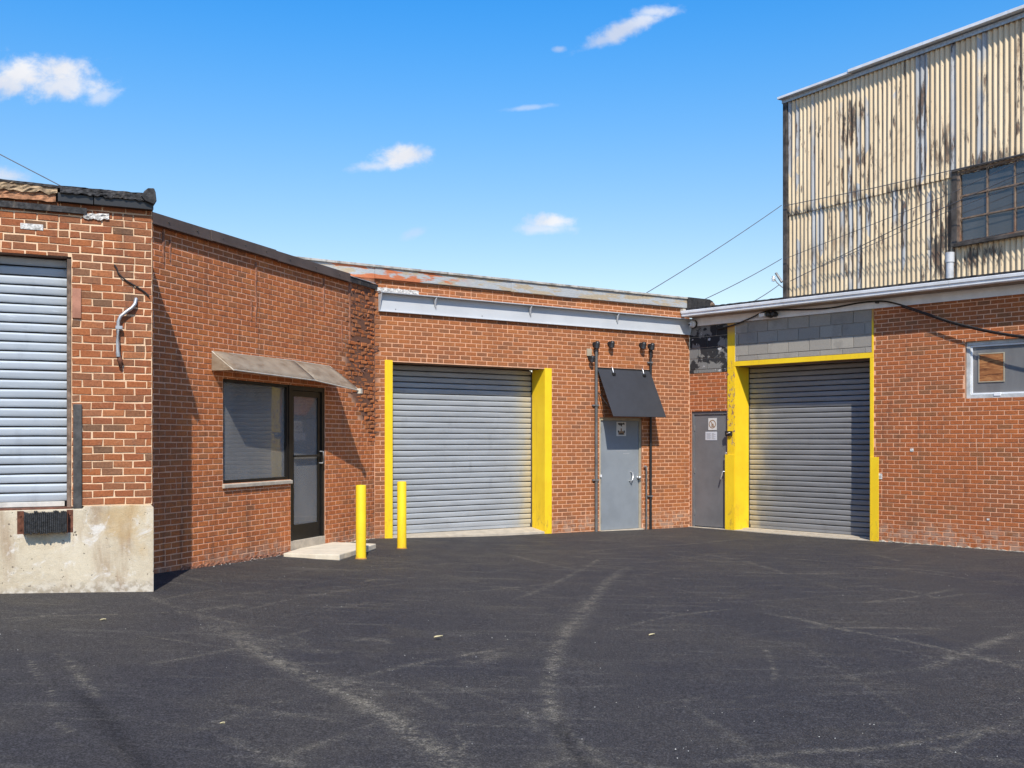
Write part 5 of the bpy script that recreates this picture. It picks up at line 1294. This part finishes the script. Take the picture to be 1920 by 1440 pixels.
# ================================================================== BUILDING E: tall corrugated metal building
E = empty('corrugated_building', WE.world(0, 0, 0), WE.a, 'tall peeling cream corrugated metal building with rusty multi pane window', 'building')
LE = 15.0; topE = 1.615 + 7.55
seam = 1.615 + 4.95
ewl = WE.S(1797); ewr = ewl + 3.3; ewt = 1.615 + 5.02; ewb = 1.615 + 3.66
PT = 0.1084; AMP = 0.02
def spots(L):       # stain centres on the metal wall
    out = []
    for (x0, y0, x1, y1, st) in L:
        a, b = WE.S(x0), WE.S(x1); xm = (x0 + x1) / 2; h1, h0 = WE.H(xm, y0), WE.H(xm, y1)
        out.append(((a + b) / 2, (h0 + h1) / 2, max(.05, (b - a) / 1.8), (h1 - h0) / 1.9, st))
    return out
BARE = spots([(1578, 170, 1622, 300, .6), (1718, 60, 1738, 340, .9), (1745, 120, 1760, 330, .5), (1785, 60, 1862, 330, .8), (1520, 170, 1530, 300, .5), (1532, 385, 1541, 480, 1.0), (1684, 360, 1700, 540, 1.0), (1600, 380, 1614, 540, .5), (1478, 170, 1488, 330, 1.0), (1735, 350, 1765, 540, .6)])
RUSTS = spots([(1570, 185, 1625, 280, 1.0), (1560, 280, 1650, 400, .6), (1640, 200, 1660, 370, .5), (1720, 140, 1740, 350, .9), (1740, 250, 1800, 340, .8), (1795, 280, 1920, 345, .8), (1835, 60, 1862, 300, .35), (1900, 40, 1925, 260, .7), (1608, 375, 1616, 545, 1.0), (1686, 360, 1696, 470, 1.2), (1730, 350, 1800, 540, 1.0), (1540, 430, 1600, 540, .35), (1795, 455, 1870, 510, .9), (1480, 340, 1560, 372, .35), (1495, 235, 1505, 250, .8), (1550, 345, 1557, 355, .9)])
def sheet(s0, s1, h0, h1, y, parent, seed):
    n = int(round((s1 - s0) / PT * 8)); rows = max(2, int((h1 - h0) / 0.11)); V, Fc, en = [], [], []
    for j in range(rows + 1):
        z = h0 + (h1 - h0) * j / rows
        for i in range(n + 1):
            x = s0 + (s1 - s0) * i / n
            yy2 = y - AMP * math.sin(2 * math.pi * x / PT) + 0.006 * mnoise.noise((x * 2, z * 1.1, seed))
            zz = z + (0.006 * mnoise.noise((x * 9, seed, 0)) if j == 0 else 0)
            V.append((x, yy2, zz)); dd0 = min(z - h0, 9)
            en.append(max(0.0, 1 - dd0 / 0.22))
    for j in range(rows):
        for i in range(n): a = j * (n + 1) + i; Fc.append((a, a + 1, a + n + 2, a + n + 1))
    me = bpy.data.meshes.new('metal_sheet'); me.from_pydata(V, [], Fc); me.polygons.foreach_set('use_smooth', [True] * len(Fc)); me.materials.append(CORR)
    at = me.attributes.new('endd', 'FLOAT', 'POINT'); at.data.foreach_set('value', en)
    for nm, L in (('bare', BARE), ('rust', RUSTS)):
        A_ = np.zeros(len(V)); P_ = np.array(V)
        for (cx, cz, rx, rz, st) in L: A_ = np.maximum(A_, st * np.exp(-((P_[:, 0] - cx) / rx) ** 2 - (np.abs(P_[:, 2] - cz) / rz) ** 4))
        at = me.attributes.new(nm, 'FLOAT', 'POINT'); at.data.foreach_set('value', A_.astype(np.float32))
    return link(bpy.data.objects.new('metal_sheet', me), parent)
cut = [PT * 8 * i for i in range(18)]
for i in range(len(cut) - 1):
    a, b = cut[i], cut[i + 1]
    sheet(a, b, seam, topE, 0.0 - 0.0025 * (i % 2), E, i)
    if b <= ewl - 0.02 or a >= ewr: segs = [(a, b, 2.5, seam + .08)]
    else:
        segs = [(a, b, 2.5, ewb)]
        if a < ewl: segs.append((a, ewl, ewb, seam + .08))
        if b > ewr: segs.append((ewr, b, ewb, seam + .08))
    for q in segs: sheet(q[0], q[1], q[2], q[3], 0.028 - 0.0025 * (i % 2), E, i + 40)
MB().box(-0.12, -0.005, -0.045, 0.08, 2.5, topE - 0.02).build('corner_trim', EDGE_D, E, bevel=0.006)
m = MB(); s_step = WE.S(1600)
m.box(-0.18, s_step, -0.16, 0.3, topE + 0.0, topE + 0.05).box(s_step + .002, LE, -0.18, 0.3, topE + 0.02, topE + 0.08)
m.build('roof_trim', WHITEM, E, bevel=0.004)
MB().box(-0.14, LE, -0.055, -0.03, topE - 0.09, topE - 0.002).build('eaves_board', PIPE, E, bevel=0.004)
MB().box(-0.1, LE, 0.31, 9.0, topE - .05, topE + 0.05).build('roof', ROOFM, E)
MB().box(-0.10, -0.06, 0.09, 9.0, 2.5, topE - .06).build('side_wall', EDGE_D, E)
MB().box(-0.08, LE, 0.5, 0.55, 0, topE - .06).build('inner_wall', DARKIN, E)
# window
wE = box_frame(MB(), ewl, ewr, ewb, ewt, 0.05, -0.035, 0.06).build('window', RUSTF, E, bevel=0.004, label='rusty steel window of many dark panes')
ncol, nrow = 6, 3
cw, rh = (ewr - ewl - .1) / ncol, (ewt - ewb - .1) / nrow
for i in range(ncol):
    for j in range(nrow):
        x0, z0 = ewl + .05 + i * cw, ewb + .05 + j * rh
        p = MB().box(-cw / 2 + .012, cw / 2 - .012, 0, 0.005, -rh / 2 + .012, rh / 2 - .012).build('pane', GLASSE, wE); p.location = (x0 + cw / 2, 0.015, z0 + rh / 2)
        p.rotation_euler = (rnd.uniform(-.02, .02), 0, rnd.uniform(-.02, .02))
for i in range(1, ncol): MB().box(ewl + .05 + i * cw - .012, ewl + .05 + i * cw + .012, -0.012, 0.03, ewb + .05, ewt - .05).build('glazing_bar', RUSTF, wE)
for j in range(1, nrow): MB().box(ewl + .05, ewr - .05, -0.022, -0.0125, ewb + .05 + j * rh - .014, ewb + .05 + j * rh + .014).build('glazing_bar', RUSTF, wE)
MB().box(ewl - .04, ewr + .04, -0.09, -0.036, ewb - 0.05, ewb + .012).build('window_sill', EDGE_D, wE, bevel=0.005)
MB().box(ewl - .12, ewl - .004, -0.045, -0.01, ewb - .03, ewt + .05).build('side_flashing', EDGE_D, wE, bevel=0.005)
MB().box(ewl - .1, ewr + .04, -0.075, -0.036, ewt + .0, ewt + .04).build('head_flashing', EDGE_D, wE, bevel=0.004)

# vent pipe on the low roof
def world_pt(x, y, Z): return Vector(((x - 960) / F * Z, Z, EYE + (HZ - y) / F * Z))
PIPE_V = simple('dull_white_pipe', (0.50, 0.51, 0.52), 0.5, 0, 0.2, 6, 0.1, ((0.28, 0.26, 0.23), 0.5, 0.56))
vp = world_pt(1781, 520, 17.3)
e = empty('vent_pipe', (vp.x, vp.y, gz0 + 0.13), 0, 'white plastic vent pipe standing on the low roof below the rusty window', 'vent pipe')
ztop = world_pt(1781, 474, 17.3).z - (gz0 + .13)
MB().tube([(0, 0, -.02), (0, 0, ztop)], 0.06, 16).build('pipe', PIPE_V, e)
MB().tube([(0, 0, ztop - .16), (0, 0, ztop + .005)], 0.071, 16).build('collar', PIPE_V, e)
# antenna like insulator on the corner
ip = WE.world(-0.12, -0.05, WE.H(1466, 530))
e = empty('service_insulator', ip, WE.a, 'grey service bracket where the wires meet the corner of the corrugated building', 'bracket')
MB().tube([(0, 0, -.12), (-.12, -.05, 0), (-.24, -.05, .16)], 0.012, 8).build('arm', HINGE, e)
MB().lathe([(0.012, -.06), (0.05, -.05), (0.02, -.02), (0.055, 0.0), (0.02, .03), (.045, .05), (.01, .06)], (-.22, -.05, .1), 12).build('insulator', WHITEM, e)
MB().tube([(-.02, 0, 0), (-.16, -.04, .22)], .03, 8).build('cap', HINGE, e)

# ------------------------------------------------------------------ wires
def wire(label, pts, r=0.008, sag=0.0):
    P = [Vector(p) for p in pts]
    if len(P) == 2:
        a, b = P; P = [a.lerp(b, i / 16) - Vector((0, 0, sag * 4 * (i / 16) * (1 - i / 16))) for i in range(17)]
    o_ = P[0].copy()
    m = MB().tube([p - o_ for p in P], r, 6)
    o = m.build('overhead_wire', WIREM); o.location = o_
    tag(o, label, 'wire'); o['group'] = 'overhead service wires'
cE = lambda x, y: world_pt(x, y, 23.0 - 0.12)
wire('thin wire crossing the sky above the left end of the dock roof', [world_pt(-500, 30, 12.2), world_pt(190, 388, 11.4)], 0.006, 0.0)
wire('wire rising from the garage roof to the high corner of the corrugated building', [world_pt(1170, 574, 20.5), WE.world(-.14, -.06, WE.H(1467, 386))], 0.008, 0.05)
wire('middle wire rising from the corner roof to the corrugated building', [world_pt(1290, 575, 20.6), WE.world(-.14, -.06, WE.H(1467, 486))], 0.008, 0.04)
wire('short low wire running from the gutter to the grey bracket', [world_pt(1400, 572, 19.8), WE.world(-.2, -.08, WE.H(1464, 535))], 0.008, 0.02)
def we(x, y, d): s, h = WE.loc(x, y, d); return WE.world(s, d, h)
wire('highest wire stretched along the corrugated wall to the top of the rusty window', [we(1470, 386, -.08), we(1640, 352, -.1), we(1790, 318, -.12), we(1990, 272, -.12)], 0.008)
wire('second wire crossing the corrugated wall and window', [we(1470, 486, -.09), we(1640, 419, -.2), we(1785, 362, -.3), we(1915, 300, -.4), we(2010, 255, -.45)], 0.006)
wire('third wire climbing the corrugated wall from the low left', [we(1482, 527, -.06), we(1690, 424, -.25), we(1795, 378, -.35), we(1920, 322, -.45), we(2010, 282, -.5)], 0.008)
wire('lowest wire climbing the corrugated wall', [we(1540, 500, -.06), we(1700, 430, -.3), we(1790, 391, -.4), we(1920, 342, -.5), we(2010, 310, -.55)], 0.006)

# ------------------------------------------------------------------ bollards
def bollard(x, ybase, ytop, wpx, label):
    X, Z = gp(x, ybase); Z += 0.06; g = ground_h(X)
    h = (ybase - ytop) / F * Z + .01; r = wpx / 2 / F * Z
    e = empty('bollard', (X, Z, g), 0.3, label, 'bollard', 'yellow bollards in front of the garage')
    m = MB().lathe([(r, -0.1), (r, h - 0.012), (r - 0.004, h - 0.004), (r - 0.012, h), (0.002, h + 0.004)], (0, 0, 0), 28); m.build('post', YEL, e)
    m = MB().lathe([(r + .012, -0.02), (r + 0.010, 0.006), (r + .0005, 0.012)], (0, 0, 0), 20); m.build('base_ring', simple('rusty_yellow', (0.45, 0.22, 0.03), .8), e)
bollard(675.5, 1048, 912, 19.2, 'nearer yellow bollard beside the concrete door slab')
bollard(752.5, 1029, 905, 17.4, 'farther yellow bollard in front of the middle roller door')

# ------------------------------------------------------------------ leaves and grit
for (x, y, l, lab) in ((822, 1197, .07, 'dry curled leaf lying alone at the centre left of the asphalt'), (1222, 1193, .05, 'yellowed leaf lying on the asphalt below the side door'),
                       (193, 1165, .05, 'pale leaf on the asphalt below the concrete dock base'), (417, 1361, .03, 'tiny white scrap of leaf on the near asphalt at the left')):
    X, Z = gp(x, y); a = rnd.uniform(-.4, .4)
    V = []; n = 8
    for i in range(n + 1):
        u = i / n; wv = 0.28 * math.sin(math.pi * u) ** 0.8 * l; V += [(u * l - l / 2, -wv, .008 + .012 * u), (u * l - l / 2, 0, .003 + .008 * u), (u * l - l / 2, wv, .012 + .006 * u)]
    o = MB().add(V, [(i * 3 + j, i * 3 + j + 1, i * 3 + j + 4, i * 3 + j + 3) for i in range(n) for j in range(2)]).build('fallen_leaf', LEAF); o.location = (X, Z, ground_h(X) + .004); o.rotation_euler = (0, 0, a)
    md = o.modifiers.new('thick', 'SOLIDIFY'); md.thickness = 0.002
    tag(o, lab, 'leaf')
V, Fc = [], []
r = random.Random(5)
def stone(X, Y, sz):
    g = ground_h(X) + 0.004; b = len(V)
    q = [Vector((r.uniform(.6, 1) * a, r.uniform(.6, 1) * b2, r.uniform(.4, .9) * c)) * sz for a, b2, c in ((1, 0, 0), (-1, 0, 0), (0, 1, 0), (0, -1, 0), (0, 0, 1), (0, 0, -1))]
    V.extend([(p.x + X, p.y + Y, p.z + g) for p in q])
    Fc.extend([tuple(b + i for i in f) for f in ((0, 2, 4), (2, 1, 4), (1, 3, 4), (3, 0, 4), (2, 0, 5), (1, 2, 5), (3, 1, 5), (0, 3, 5))])
for _ in range(330):
    X, Z = gp(r.uniform(0, 1920), 1040 + 400 * r.random() ** 1.3)
    if (Vector((X, Z)) - WA.o).dot(WA.n) > -0.05 and X < -3: continue
    if (Vector((X, Z)) - WB.o).dot(WB.n) > -0.05 or (Vector((X, Z)) - WC.o).dot(WC.n) > -.05 or (Vector((X, Z)) - WD.o).dot(WD.n) > -.05: continue
    stone(X, Z, r.choice((.0025, .003, .004, .0055)))
for _ in range(160):    # grit swept against the foot of the office wall
    s = r.uniform(-4.2, -0.3); P = WB.o + WB.t * s - WB.n * abs(r.gauss(0.02, .10)); stone(P.x, P.y, r.uniform(.003, .011))
for _ in range(90):
    s = r.uniform(3.3, 8); P = WD.o + WD.t * s - WD.n * abs(r.gauss(0.02, .08)); stone(P.x, P.y, r.uniform(.003, .009))
me = bpy.data.meshes.new('grit'); me.from_pydata(V, [], Fc); me.materials.append(STONE)
o = link(bpy.data.objects.new('grit', me)); o['kind'] = 'stuff'; o['label'] = 'pale grit and small stones scattered on the asphalt'
